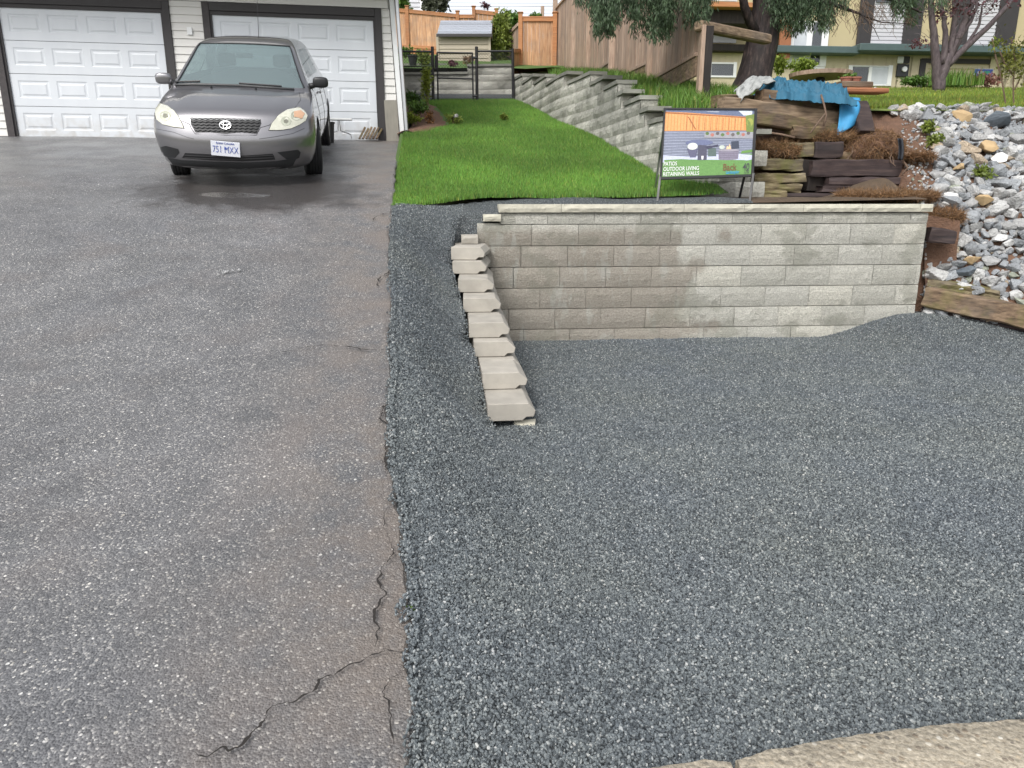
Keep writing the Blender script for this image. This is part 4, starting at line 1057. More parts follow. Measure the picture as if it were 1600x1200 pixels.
# mirrors
for s_, c_, wd in ((1, Vector((.93, 1.26, 1.04)), .11), (-1, Vector((-.90, 1.22, 1.04)), .10)):
    bm = bmesh.new(); bmesh.ops.create_uvsphere(bm, u_segments=16, v_segments=10, radius=1)
    for v in bm.verts:
        x, y, z = v.co; e_ = .6; x, y, z = (math.copysign(abs(q) ** e_, q) for q in (x, y, z))
        v.co = CM @ Vector((c_.x + x * .095, c_.y + y * .05 * (1 if y < 0 else .4) , c_.z + z * .062 - .012 * s_ * x * s_ * 0))
    me = bpy.data.meshes.new('mirror'); bm.to_mesh(me); bm.free(); me.materials.append(M['plast'] if s_ > 0 else M['paint'])
    o = bpy.data.objects.new('mirror', me); C.objects.link(o); o.parent = car; me.transform(car.matrix_basis.inverted()); me.polygons.foreach_set('use_smooth', [True]*len(me.polygons))
    m = MB(); m.tube([CM @ Vector((c_.x - s_*.07, c_.y, c_.z - .03)), CM @ Vector((s_*.78, c_.y + .03, .985))], [.028, .034], 8); m.build('mirror_arm', M['plast'], car, smooth=True)
# wipers, washer jets, aerial, door handle, seats, dash
for x0, x1, y0_, y1_ in ((215, 400, 445, 440), (690, 1010, 455, 478)):
    pts_ = [oncar(*Z(lerp(x0, x1, t_/6), lerp(y0_, y1_, t_/6) - 14), .018) for t_ in range(7)]
    m = MB(); m.tube([CM @ p for p in pts_ if p], .009, 5); m.build('wiper', M['black'], car)
for X_, Y_ in ((482, 468), (815, 480)):
    q = oncar(*Z(X_, Y_), .006)
    if q: m = MB(); m.tube([CM @ (q - Vector((0, 0, .01))), CM @ (q + Vector((0, 0, .012)))], .012, 6); m.build('washer_jet', M['plast'], car)
m = MB(); q = Vector((.12, 2.2, 1.49)); m.tube([CM @ q, CM @ (q + Vector((0, .28, .52)))], [.004, .002], 5); m.build('aerial', M['black'], car)
for s_ in (-1, 1):
    for yy in (2.05, 3.0):
        m = MB(); m.cbox((s_*.868 - .014, yy, .86), (s_*.868 + .014, yy + .17, .89), .008, M=CM); m.build('door_handle', M['paint'], car)
    for yy in (1.42, 2.42, 3.2):
        pts_ = []
        for i in range(8):
            z_ = lerp(.33, .98, i/7); h = bvh.ray_cast(Vector((s_*2, yy + .05*math.sin(i), z_)), Vector((-s_, 0, 0)))
            if h[0] and not ((h[0].y - WB)**2 + (z_-.3)**2 < .14 or (h[0].y - WB - 2.6)**2 + (z_-.3)**2 < .14): pts_.append(CM @ (Vector((h[0].x, yy, z_)) + Vector((s_*.001, 0, 0))))
        if len(pts_) > 1: m = MB(); m.tube(pts_, .003, 4); m.build('door_gap', M['black'], car)
for x_ in (-.36, .36):
    m = MB(); m.cbox((x_-.23, 1.95, .45), (x_+.23, 2.45, .62), .05, M=CM); m.cbox((x_-.22, 2.38, .6), (x_+.22, 2.52, 1.12), .05, M=CM); m.cbox((x_-.12, 2.42, 1.14), (x_+.12, 2.5, 1.3), .03, M=CM); m.build('front_seat', M['seat'], car)
m = MB(); m.cbox((-.6, 3.1, .5), (.6, 3.3, 1.1), .05, M=CM); m.build('rear_seat', M['seat'], car)
m = MB(); m.cbox((-.68, 1.2, .80), (.68, 1.75, .97), .05, M=CM); m.build('dashboard', M['plast'], car)
m = MB(); m.tube([CM @ Vector((.36 + .17*math.cos(a), 1.78 + .05*math.sin(a), .96 + .16*math.sin(a))) for a in [2*math.pi*i/16 for i in range(17)]], .013, 6); m.build('steering_wheel', M['plast'], car)
m = MB(); m.cbox((-.1, 1.62, 1.27), (.1, 1.66, 1.33), .01, M=CM); m.build('rear_view_mirror', M['plast'], car)
m = MB(); m.box((-.74, .5, .2), (.74, 4.0, .3), M=CM); m.build('underbody', M['black'], car)
# ---------------------------------------------------------------- hillside behind
def fence_x(Y): return interp(Y, [(8.6, 2.95), (10.2, 2.57), (20.6, 1.2), (30, 0)])
lowU = at(1450, 169, 9.9).z; hiU = at(1400, 137.5, 21.8).z
ZF = [(8.4, at(1070, 190, 8.4).z)] + [(Y_, at(x_, y_, Y_).z) for x_, y_, Y_ in ((1075, 172, 9.2), (1092, 154, 10.2), (1018, 130, 12.5), (958, 122, 14.4), (921, 119, 16.5), (868, 117, 20.6))] + [(30, at(868, 117, 20.6).z + 2)]
def hill(X, Y):
    zf = interp(Y, ZF)
    zu = interp(Y, [(8.9, 2.35), (9.9, lowU), (21.8, hiU), (30, hiU + .6)])
    t = smooth((X - fence_x(Y)) / 1.2); return lerp(zf, zu, t) + .03 * n3(X, Y, 0, 1.1)
def hfn(u, v):
    Y = lerp(8.75, 30, v ** 1.4); xl = (wall2_x(Y) + .16) if Y < 18.2 else -9
    if Y < 8.8: xl = 2.3
    if Y >= 18.2: xl = lerp(.3, fence_x(Y) - .9, smooth((Y - 18.2) / 4))
    X = lerp(xl, 26, u ** 2.2); return Vector((X, Y, hill(X, Y)))
m = MB(); m.grid(hfn, 90, 90); m.f = [f for f in m.f if not (max(m.v[i][0] for i in f) > 2.75 and min(m.v[i][1] for i in f) < 9.72)]; m.m = [0]*len(m.f); ul = tag(m.build('upper_lawn', M['ulawn_soil'], smooth=True), kind='structure')
bs_ = []
while len(bs_) < 45000:
    Y = 9.9 + 12 * random.random() ** 1.5; X = random.uniform(3.2, Y * .75)
    if X < fence_x(Y) + .8: continue
    bs_.append((X, Y, hill(X, Y) - .01))
blades('short_grass', bs_, .06, .016, M['ulawn_blade'], 'yellow green grass of the upper lawn above the rocks')
bs_ = []
while len(bs_) < 14000:
    Y = random.uniform(8.7, 15.5); X = random.uniform(wall2_x(Y) + .2, fence_x(Y) + .7)
    if n3(X, Y, 0, 1.4) < -.25 or (X > 2.45 and Y < 9.9): continue
    bs_.append((X, Y, hill(X, Y) - .02))
blades('tall_grass', bs_, .17, .012, M['tall_blade'], 'tall uncut grass on the bank between curved wall and board fence', lean=.7, tri=2)
# slope of soil under the quarry rocks
q_ = lambda x, y, Y: at(x, y, Y)
COLS = [[Vector((2.5, 9.0, 1.42)), Vector((2.5, 9.2, 2.0)), Vector((2.5, 9.9, 2.72))],
        [q_(1388, 300, 8.7), q_(1385, 235, 9.1), q_(1365, 171, 9.95)],
        [q_(1442, 322, 7.8), q_(1436, 250, 8.7), q_(1432, 172, 9.9)],
        [q_(1447, 492, 7.46), q_(1478, 320, 8.0), q_(1500, 170, 9.9)],
        [q_(1610, 512, 6.9), q_(1625, 300, 8.1), q_(1620, 172, 9.85)],
        [q_(1850, 530, 6.3), q_(1900, 300, 7.4), q_(1950, 178, 9.6)]]
def slope_pt(a, b):
    a = min(4.999, max(0, a)); i = int(a); t = a - i; p = []
    for r in range(3): p.append(COLS[i][r].lerp(COLS[i+1][r], t))
    return p[0].lerp(p[1], b * 2) if b < .5 else p[1].lerp(p[2], b * 2 - 1)
m = MB(); m.grid(lambda u, v: slope_pt(u * 5, v) + Vector((0, 0, .05 * n3(u*30, v*12))), 60, 34)
tag(m.build('soil_slope', M['redsoil'], smooth=True), kind='structure')
# rocks
def hull_rock(npt=18, flat_=.72):
    bm = bmesh.new()
    for _ in range(npt):
        d = Vector((random.gauss(0, 1), random.gauss(0, 1), random.gauss(0, 1))).normalized() * random.uniform(.86, 1)
        bm.verts.new((d.x, d.y * .85, d.z * flat_))
    r = bmesh.ops.convex_hull(bm, input=bm.verts[:]); 
    bmesh.ops.delete(bm, geom=[v for v in bm.verts if not v.link_faces], context='VERTS')
    bmesh.ops.dissolve_limit(bm, angle_limit=R(14), verts=bm.verts[:], edges=bm.edges[:])
    bmesh.ops.bevel(bm, geom=bm.edges[:], offset=.035, segments=1, affect='EDGES', clamp_overlap=True)
    me = bpy.data.meshes.new('rock'); bm.to_mesh(me); bm.free(); me.materials.append(M['rock'])
    me.polygons.foreach_set('use_smooth', [True]*len(me.polygons)); me.set_sharp_from_angle(angle=R(22)); return me
rocks = [hull_rock(random.randint(11, 22), random.uniform(.6, .85)) for _ in range(16)]
# known individuals: (x, y, radius, material, label)
KNOWN = [(1534, 243, .14, 'tanrock', 'large rounded tan boulder in the middle of the rock slope'),
 (1557, 259, .11, 'whiterock', 'flat white rock leaning beside the large tan boulder'),
 (1554, 203, .17, 'slate', 'large dark slate blue rock high on the rock slope'),
 (1393, 193, .15, 'rock', 'pale wedge shaped rock at the upper left end of the rock heap'),
 (1480, 310, .075, 'whiterock', 'small white angular rock at the left edge of the heap above the wall end'),
 (1532, 325, .11, 'tanrock', 'rounded buff rock in the lower middle of the heap'),
 (1495, 268, .085, 'tanrock', 'smaller round tan stone left of centre in the heap'),
 (1498, 186, .12, 'tanrock', 'tan rounded rock near the lawn edge at the top of the heap'),
 (1503, 427, .105, 'slate', 'dark grey slab resting on the mossy timber'),
 (1515, 412, .08, 'tanrock', 'tan wedge rock just above the dark slab by the low timber'),
 (1552, 462, .10, 'rock', 'grey rock sitting on top of the low timber edging')]
placed = []
def surf_px(x, y):
    best = None
    for i in range(0, 101):
        for j in range(0, 41):
            p = slope_pt(2.2 + i * .028, j / 40)
            zc = p.y * math.cos(P) - (p.z - E) * math.sin(P); X_ = 800 + F * p.x / zc; Y_ = 600 - F * (p.y * math.sin(P) + (p.z - E) * math.cos(P)) / zc
            d = (X_ - x) ** 2 + (Y_ - y) ** 2
            if best is None or d < best[0]: best = (d, p)
    return best[1]
def rock_at(p, r, me, mat=None):
    o = bpy.data.objects.new('rock', me); C.objects.link(o); o.location = p; r *= 1.12
    o.rotation_euler = (random.uniform(-.5, .5), random.uniform(-.5, .5), random.uniform(0, 6.28))
    o.scale = (r * random.uniform(.9, 1.2), r * random.uniform(.8, 1.05), r * random.uniform(.75, 1)); return o
for x, y, r, mt, lb in KNOWN:
    p = surf_px(x, y); me = random.choice(rocks).copy(); me.materials.clear(); me.materials.append(M[mt])
    o = rock_at(p + Vector((0, -.04, r * .5)), r, me); tag(o, lb, 'rock'); placed.append((p, r))
cand = []; tries = 0
while len(cand) < 900 and tries < 60000:
    tries += 1
    a = 2.05 + 2.25 * random.random() ** .9; b = random.random()
    if a < 3.0:                                    # left limit of the heap slants
        lim = interp(b, [(0, 3.02), (.2, 3.05), (.35, 3.0), (.5, 2.62), (.75, 2.35), (.9, 1.7), (1, 1.3)])
        if a < lim: continue
    p = slope_pt(a, b); r = random.choice((.06, .072, .085, .10, .115, .135)) * random.uniform(.85, 1.15) * (1 if b < .85 else .8)
    if b < .06: r = min(r, .08)
    if any((p - q).length < (r + s) * .55 for q, s in placed): continue
    placed.append((p, r)); cand.append((p, r, a, b))
for i in range(9):                                 # a few beyond the heap's left top
    p = slope_pt(random.uniform(1.1, 2.1), random.uniform(.9, 1)); cand.append((p, random.uniform(.06, .11), 1, 1))
cand.sort(key=lambda c: -c[1])
def rmat(name, c, v=.42): return simple(name, c, .85, var=v, vs=22, bump=1., bs=40, bd=.03, rnd=.18)
RM = [('blue grey', rmat('blue_grey_rock', (.29, .305, .32)), .22), ('mid grey', rmat('mid_grey_rock', (.38, .38, .375)), .36), ('pale grey', rmat('pale_grey_rock', (.52, .52, .51)), .28), ('brownish', rmat('brown_grey_rock', (.38, .31, .23)), .09), ('greenish', rmat('green_grey_rock', (.29, .31, .25)), .05)]
rock_sets = []
for nm, mt, wt_ in RM:
    L2 = []
    for me in rocks: q = me.copy(); q.materials.clear(); q.materials.append(mt); L2.append(q)
    rock_sets.append(L2)
def rock_label(nm, r, a, b):
    sz = 'large' if r > .105 else ('middling' if r > .075 else 'small')
    vv = 'in the top row by the lawn' if b > .88 else ('just below the top row' if b > .74 else ('high on the slope' if b > .58 else ('halfway down the slope' if b > .38 else ('below halfway down the slope' if b > .2 else 'low above the timber edging'))))
    hh = 'left end' if a < 2.9 else ('left of centre' if a < 3.25 else ('centre' if a < 3.55 else ('right of centre' if a < 3.85 else 'far right')))
    return '%s %s rock %s, %s' % (sz, nm, vv, hh)
rest = MB()
for i, (p, r, a, b) in enumerate(cand):
    lift = Vector((0, -.02, r * .38))
    if i < 289:
        ki = random.choices(range(5), [q[2] for q in RM])[0]; o = rock_at(p + lift, r, random.choice(rock_sets[ki])); tag(o, rock_label(RM[ki][0], r, a, b), 'rock', 'rocks heaped on the slope')
    else:
        me = random.choice(rocks); Mx = Matrix.Translation(p + lift) @ Euler((random.random(), random.random(), random.random()*6)).to_matrix().to_4x4() @ Matrix.Scale(r, 4)
        rest.add([Mx @ v.co for v in me.vertices], [tuple(f.vertices) for f in me.polygons])
for i in range(1300):                               # stones filling the gaps, and chips on the bare soil
    a = random.uniform(1.6, 4.9); b = random.random(); p = slope_pt(a, b); r = random.uniform(.02, .065) if a > 2.6 else random.uniform(.01, .03)
    me = random.choice(rocks); Mx = Matrix.Translation(p + Vector((0, 0, r*.3))) @ Euler((random.random(), random.random(), random.random()*6)).to_matrix().to_4x4() @ Matrix.Scale(r, 4)
    rest.add([Mx @ v.co for v in me.vertices], [tuple(f.vertices) for f in me.polygons], random.choices(range(5), [q[2] for q in RM])[0])
tag(rest.build('small_rocks', [q[1] for q in RM]), 'smaller stones and chips lying between the quarry rocks and on the bare soil', 'stones', kind='stuff')

m = MB(); m.grid(lambda u, v: Vector((lerp(3.95, 4.62, u), lerp(7.74, 7.5, u) + .02 + .12*v + .03*n3(u*6, v*6), lerp(.1, lerp(1.38, 1.25, u), v))), 12, 12); tag(m.build('soil_bank', M['redsoil'], smooth=True), kind='structure')
# rough timbers
def rough(p, q, w, h, mat, name, parent=None, amp=.012, c=.015, seg=9, tw=0):
    p = Vector(p); q = Vector(q); d = q - p; l = d.length; d.normalize(); x = d.cross(Vector((0, 0, 1))).normalized(); u = x.cross(d).normalized()
    prof = [(-w/2 + c, -h/2), (w/2 - c, -h/2), (w/2, -h/2 + c), (w/2, 0), (w/2, h/2 - c), (w/2 - c, h/2), (0, h/2), (-w/2 + c, h/2), (-w/2, h/2 - c), (-w/2, 0), (-w/2, -h/2 + c)]
    n = len(prof); m = MB(); vs = []; sd_ = random.random() * 50
    for i in range(seg + 1):
        t = i / seg
        for k, (a, b) in enumerate(prof):
            s1 = 1 - (.05 if i in (0, seg) else 0)
            v = p + d * (l * t + (amp * 1.5 * n3(k, sd_, i) if i in (0, seg) else 0)) + x * a * s1 + u * b * s1
            v += (x * n3(t*l*5, k*.8, sd_) + u * n3(t*l*5, k*.8 + 9, sd_)) * amp; vs.append(v)
    m.add(vs, [(i*n+k, i*n+(k+1)%n, (i+1)*n+(k+1)%n, (i+1)*n+k) for i in range(seg) for k in range(n)] + [tuple(range(n))[::-1], tuple(seg*n+k for k in range(n))])
    return m.build(name, mat, parent)
lt = empty('timber_edging', tuple(at(1500, 500, 7.2)), 'low brown weathered timber edging with moss at the foot of the rock heap', 'timber edging')
rough(at(1446, 462, 7.47), at(1625, 500, 6.85), .17, .20, M['oldtimber'], 'timber', lt, .02, seg=16)
rough(at(1452, 444, 7.62), at(1560, 462, 7.25), .17, .12, M['mosstimber'], 'timber', lt, .03, seg=12)
rough(at(1440, 484, 7.52), at(1625, 519, 6.9), .13, .06, M['blacktimber'], 'timber', lt, .02, seg=10)
wt = empty('timber_wall', tuple(at(1300, 312, 8.6)), 'collapsing wall of black and moss covered old timbers behind the sign', 'timber wall')
for x0, x1, y0, y1, Y, mt in ((1262, 1402, 249, 276, 8.55, 'blacktimber'), (1290, 1400, 277, 290, 8.5, 'blacktimber'), (1279, 1392, 290, 301, 8.48, 'blacktimber'), (1222, 1356, 301, 312, 8.42, 'blacktimber'),
        (1186, 1248, 248, 266, 8.5, 'mosstimber'), (1176, 1254, 271, 286, 8.5, 'mosstimber'), (1180, 1246, 286, 300, 8.45, 'mosstimber'), (1172, 1226, 299, 313, 8.4, 'mosstimber'),
        (1190, 1282, 224, 246, 8.65, 'mosstimber'), (1268, 1312, 222, 248, 8.6, 'blacktimber'), (1246, 1268, 249, 275, 8.6, 'darkwood'), (1254, 1280, 275, 299, 8.6, 'darkwood'), (1310, 1372, 238, 252, 8.75, 'oldtimber')):
    h = at(x0, y0, Y).z - at(x0, y1, Y).z; yc = (y0 + y1) / 2
    rough(at(x0, yc, Y + .1), at(x1, yc + random.uniform(-1, 2), Y + random.uniform(.05, .2)), .2, h * .98, M[mt], 'timber', wt, .022 if mt == 'mosstimber' else .014, c=.012 if mt == 'mosstimber' else .01, seg=12)
lw = empty('timber_stub', tuple(at(1470, 380, 7.65)), 'short black charred timber stub poking out beside the wall end', 'timber')
rough(at(1450, 366, 7.55), at(1490, 371, 7.5), .16, .15, M['blacktimber'], 'timber', lw, .02)
# stacked timbers under the tarp
tt = [(1186, 152, 8.75, 1305, 168, 9.05, .165, 'oldtimber', 'top brown timber of the stack under the blue tarp'),
      (1126, 162, 8.65, 1304, 186, 8.95, .150, 'paletimber', 'pale middle timber of the stack under the blue tarp, the longest one'),
      (1168, 182, 8.60, 1302, 205, 8.9, .155, 'oldtimber', 'bottom timber of the stack with saw marked grey brown face'),
      (1118, 158, 8.95, 1215, 160, 9.3, .14, 'oldtimber', 'timber lying behind the stack at its left, below the grey tarp end')]
for x0, y0, Y0_, x1, y1, Y1_, h, mt, lb in tt:
    o = rough(at(x0, y0, Y0_), at(x1, y1, Y1_), .19, h, M[mt], 'timber', None, .006, seg=6); tag(center(o), lb, 'timber', 'timbers stacked under the tarp')
tag(center(rough(at(1232, 206, 8.7), at(1292, 210, 8.85), .16, .13, M['oldtimber'], 'timber', None, .02)), 'short split timber wedged below the timber stack', 'timber')
tag(center(rough(at(1338, 165, 9.0), at(1348, 212, 8.8), .2, .2, M['blacktimber'], 'timber', None, .01)), 'dark upright timber stub beside the hanging blue cloth', 'timber')
# tarp
def tarp_fn(u, v):
    x = lerp(1188, 1322, u); top = at(x, 148, 9.0); Y = 8.66 + .8 * v + .06 * n3(u*6, v*3, 2)
    e = min(1, min(v*1.2, 1 - v) * 2.6, min(u, 1-u) * 7); hz = .02 + .16 * smooth(e) + (-.07 if v < .03 else 0)
    rid = .04 - .15 * (max(0, .32 - abs(n3(u*4.5 + v*3.6, v*3.0, 5)))) - .10 * max(0, .25 - abs(n3(u*11 - v*6, v*7, 7))) - .06 * max(0, .3 - abs(n3(u*26 + v*12, v*16, 1)))
    rid *= min(1, v * 4 + .2)
    return Vector((top.x, Y - .06 * n3(u*9, v*2, 9), top.z - .05 - .07 * (u - .3) + hz - rid * 1.1))
m = MB(); m.grid(tarp_fn, 150, 70); o = m.build('tarp', M['tarp'], smooth=True); o.modifiers.new('thick', 'SOLIDIFY').thickness = .004
tag(center(o), 'crumpled blue tarp thrown over the stacked timbers', 'tarp')
def gt(u, v):
    a = at(1212, 126, 8.74).lerp(at(1157, 158, 8.58), u); b = at(1200, 118, 9.2).lerp(at(1148, 138, 8.8), u)
    p = a.lerp(b, v); return p + Vector((.03*n3(u*5, v*6), -.06*n3(u*6, v*5, 3), .05 * n3(u*5, v*7, 5) + .06 * math.sin(u*3.1) - .02))
m = MB(); m.grid(gt, 30, 16); o = m.build('tarp', M['tarpgrey'], smooth=True); o.modifiers.new('thick', 'SOLIDIFY').thickness = .005
tag(center(o), 'grey folded tarp end hanging off the left of the timber stack', 'tarp')
def cl(u, v):
    a = at(lerp(1311, 1342, u), 150 + 4*u, 8.9 + .1*u); b = at(lerp(1308, 1336, u), lerp(214, 196, u ** .7), 8.72 + .08*u)
    p = a.lerp(b, v); return p + Vector((0, -.05*math.sin(v*3.1) + .03*math.sin(u*5 + v*2), 0))
m = MB(); m.grid(cl, 10, 16); o = m.build('cloth', M['cloth'], smooth=True); o.modifiers.new('thick', 'SOLIDIFY').thickness = .004
tag(center(o), 'bright blue cloth strip hanging straight down at the right of the timber stack', 'cloth')
# overhanging turf with roots
def blob(name, c, r, mat, parent=None, amp=.25, fr=2.2, sub_=4):
    bm = bmesh.new(); bmesh.ops.create_icosphere(bm, subdivisions=sub_, radius=1)
    for v in bm.verts:
        n = v.co.normalized(); k = 1 + amp * n3(n.x*fr + c.x, n.y*fr, n.z*fr) + amp*.5*n3(n.x*fr*3, n.y*fr*3 + c.y, n.z*fr*3)
        v.co = Vector((c.x + n.x*r[0]*k, c.y + n.y*r[1]*k, c.z + n.z*r[2]*k))
    me = bpy.data.meshes.new(name); bm.to_mesh(me); bm.free(); me.materials.append(mat); me.polygons.foreach_set('use_smooth', [True]*len(me.polygons))
    o = bpy.data.objects.new(name, me); C.objects.link(o)
    if parent: o.parent = parent; me.transform(parent.matrix_basis.inverted())
    return o
c0 = at(1362, 232, 8.85)
rt = empty('root_clump', tuple(c0 - Vector((0, 0, .3))), 'overhanging clump of dead brown turf with dangling roots above the black timbers', 'turf clump')
blob('turf', c0 + Vector((0, .12, 0)), (.40, .3, .20), M['redsoil'], rt)
def fuzz(parent, c, r, n, ln, wd, mat, name, down=.4):
    V = []; 
    P0 = rng.normal(0, .5, (n, 3)); P0 /= np.linalg.norm(P0, axis=1)[:, None]; B = np.array(c) + P0 * np.array(r)
    d = rng.normal(0, 1, (n, 3)); d[:, 2] -= down; d /= np.linalg.norm(d, axis=1)[:, None]; d *= (ln * rng.uniform(.4, 1.3, n))[:, None]
    s = rng.normal(0, 1, (n, 3)); s = np.cross(s, d); s /= np.linalg.norm(s, axis=1)[:, None]; s *= wd * .5
    Vv = np.stack([B - s, B + s, B + d], 1).reshape(-1, 3); tv = rng.uniform(.5, 1.4, n); cc = np.repeat(np.c_[tv*1.05, tv, tv*.9], 3, 0)
    o = npmesh(name, Vv - np.array(parent.location) if parent else Vv, np.arange(n*3).reshape(-1, 3), mat, cc)
    if parent: o.parent = parent
    return o
o = fuzz(rt, c0 + Vector((0, .1, 0)), (.42, .32, .22), 5200, .10, .006, M['dry'], 'dry_grass', .6); o['kind'] = 'stuff'
for i in range(16):
    p = c0 + Vector((random.uniform(-.35, .35), -.15 + random.uniform(-.05, .1), random.uniform(-.15, .05))); pts_ = [p]
    for k in range(4): p = p + Vector((random.uniform(-.06, .06), random.uniform(-.05, .02), -random.uniform(.02, .09))); pts_.append(p)
    m = MB(); m.tube(pts_, [random.uniform(.006, .016) * (1 - .18*k) for k in range(5)], 5); m.build('root', M['twig'], rt)
for cx, cy, Y, rr, lb in ((1205, 236, 8.75, (.35, .2, .1), 'mat of dead needles on the moss covered timbers behind the sign'), (1290, 215, 8.9, (.4, .2, .08), 'dry brown litter below the timber stack'), (1428, 245, 8.75, (.16, .28, .03), 'dry litter and roots on the bare soil left of the rocks'), (1470, 338, 7.9, (.2, .22, .07), 'dry straw clump on the soil beside the wall end'), (1385, 306, 8.15, (.5, .35, .045), 'red brown needle litter spread at the foot of the soil bank')):
    c1 = at(cx, cy, Y); e = empty('needle_litter', tuple(c1 - Vector((0, 0, rr[2]))), lb, 'litter')
    blob('soil_lump', c1 - Vector((0, 0, .03)), (rr[0]*.9, rr[1]*.9, rr[2]*.7), M['soil'], e, sub_=3); o = fuzz(e, c1, [q*1.03 for q in rr], int(14000 * rr[0] * rr[1] / .1 * .35) + 1500, .09, .006, M['dry'], 'dry_needles', .0); o['kind'] = 'stuff'
for pts_, rd, lb in (([(1283, 148, 8.68), (1288, 165, 8.62), (1291, 180, 8.6), (1287, 196, 8.58)], .011, 'crooked bare stick leaning on the front of the timber stack'), ([(1289, 178, 8.6), (1278, 192, 8.55), (1266, 208, 8.5)], .009, 'short bare stick crossing below the timber stack'),
                     ([(1198, 207, 8.6), (1220, 210, 8.55), (1242, 215, 8.5)], .012, 'grey stick lying on the litter behind the sign'), ([(1236, 314, 7.95), (1262, 315, 7.95), (1290, 313, 7.95), (1312, 310, 8.0)], .010, 'pale curved stick lying on the terrace behind the wall cap')):
    m = MB(); m.tube([at(*q) for q in pts_], rd, 6); tag(center(m.build('stick', M['twig'], smooth=True)), lb, 'stick')
m = MB(); m.grid(lambda u, v: at(lerp(1402, 1410, u) + 2*math.sin(v*3), lerp(216, 250, v), 8.55 + .05*math.sin(u*6)), 5, 10); o = m.build('landscape_fabric', M['fabric'], smooth=True); o.modifiers.new('thick', 'SOLIDIFY').thickness = .004
tag(center(o), 'torn strip of black landscape fabric standing out of the soil bank', 'fabric')
# weeds in the rocks
def leafcloud(name, c, r, n, size, mat, parent=None, down=0., shell=.55, asp=.5, tint=(1, 1, 1)):
    c = np.array(c, float)
    # points gathered in sub-clumps so that the crown has gaps
    k = max(3, int(n ** .4)); cc = rng.normal(0, 1, (k, 3)); cc /= np.linalg.norm(cc, axis=1)[:, None]; cc *= rng.uniform(.3, .85, (k, 1))
    idx = rng.integers(0, k, n); p = cc[idx] + rng.normal(0, .2, (n, 3)); B = c + p * np.array(r)
    d = rng.normal(0, 1, (n, 3)); d[:, 2] -= down; d /= np.linalg.norm(d, axis=1)[:, None]; s = np.cross(rng.normal(0, 1, (n, 3)), d); s /= np.linalg.norm(s, axis=1)[:, None]
    L_ = size * rng.uniform(.6, 1.4, n)[:, None]; d = d * L_; s = s * L_ * asp * .5
    Vv = np.stack([B, B + d*.5 + s, B + d, B + d*.5 - s], 1).reshape(-1, 3); b0 = np.arange(n)[:, None]*4; Fc = np.concatenate([b0 + [0, 1, 2], b0 + [0, 2, 3]])
    tv = rng.uniform(.6, 1.35, n) * rng.uniform(.8, 1.2, k)[idx]; col_ = np.repeat(np.c_[tv*tint[0], tv*tint[1], tv*tint[2]], 4, 0)
    if parent: Vv = Vv - np.array(parent.location)
    o = npmesh(name, Vv, Fc, mat, col_)
    if parent: o.parent = parent
    return o
def plant(name, x, y, Y, rpx, n, size, mat, label, cat, asp=.5, stem=True, base=None, tint=(1, 1, 1), group=None):
    c = at(x, y, Y); s = Y / F; r = (rpx[0]*s, rpx[0]*s, rpx[1]*s); b = base if base else c.z - r[2]
    e = empty(name, (c.x, c.y, b), label, cat, group); leafcloud('foliage', c, r, n, size, mat, e, asp=asp, tint=tint)
    if stem:
        m = MB()
        for i in range(4): m.tube([(c.x + random.uniform(-.02, .02), c.y, b - .03), (c.x + random.uniform(-.5, .5)*r[0], c.y + random.uniform(-.3, .3)*r[1], c.z + r[2]*.5)], [.008, .003], 5)
        m.build('stem', M['twig'], e)
    return e
for i, (x, y, lb) in enumerate(((1527, 280, 'green weed growing below the white rock in the heap'), (1455, 232, 'green weed at the left edge of the rock heap'), (1440, 208, 'sprig of weed beside the black landscape fabric'))):
    p = surf_px(x, y); e = empty('weed', tuple(p), lb, 'weed'); leafcloud('foliage', p + Vector((0, -.08, .08)), (.11, .08, .06), 260, .05, M['shrub'], e)
for x, y, lb in ((645, 958, 'small green weed in the joint of asphalt and gravel'),):
    p = hit(x, y, drv); e = empty('weed', tuple(p), lb, 'weed'); leafcloud('foliage', p + Vector((.0, 0, .01)), (.02, .03, .01), 60, .014, M['hedge'], e)

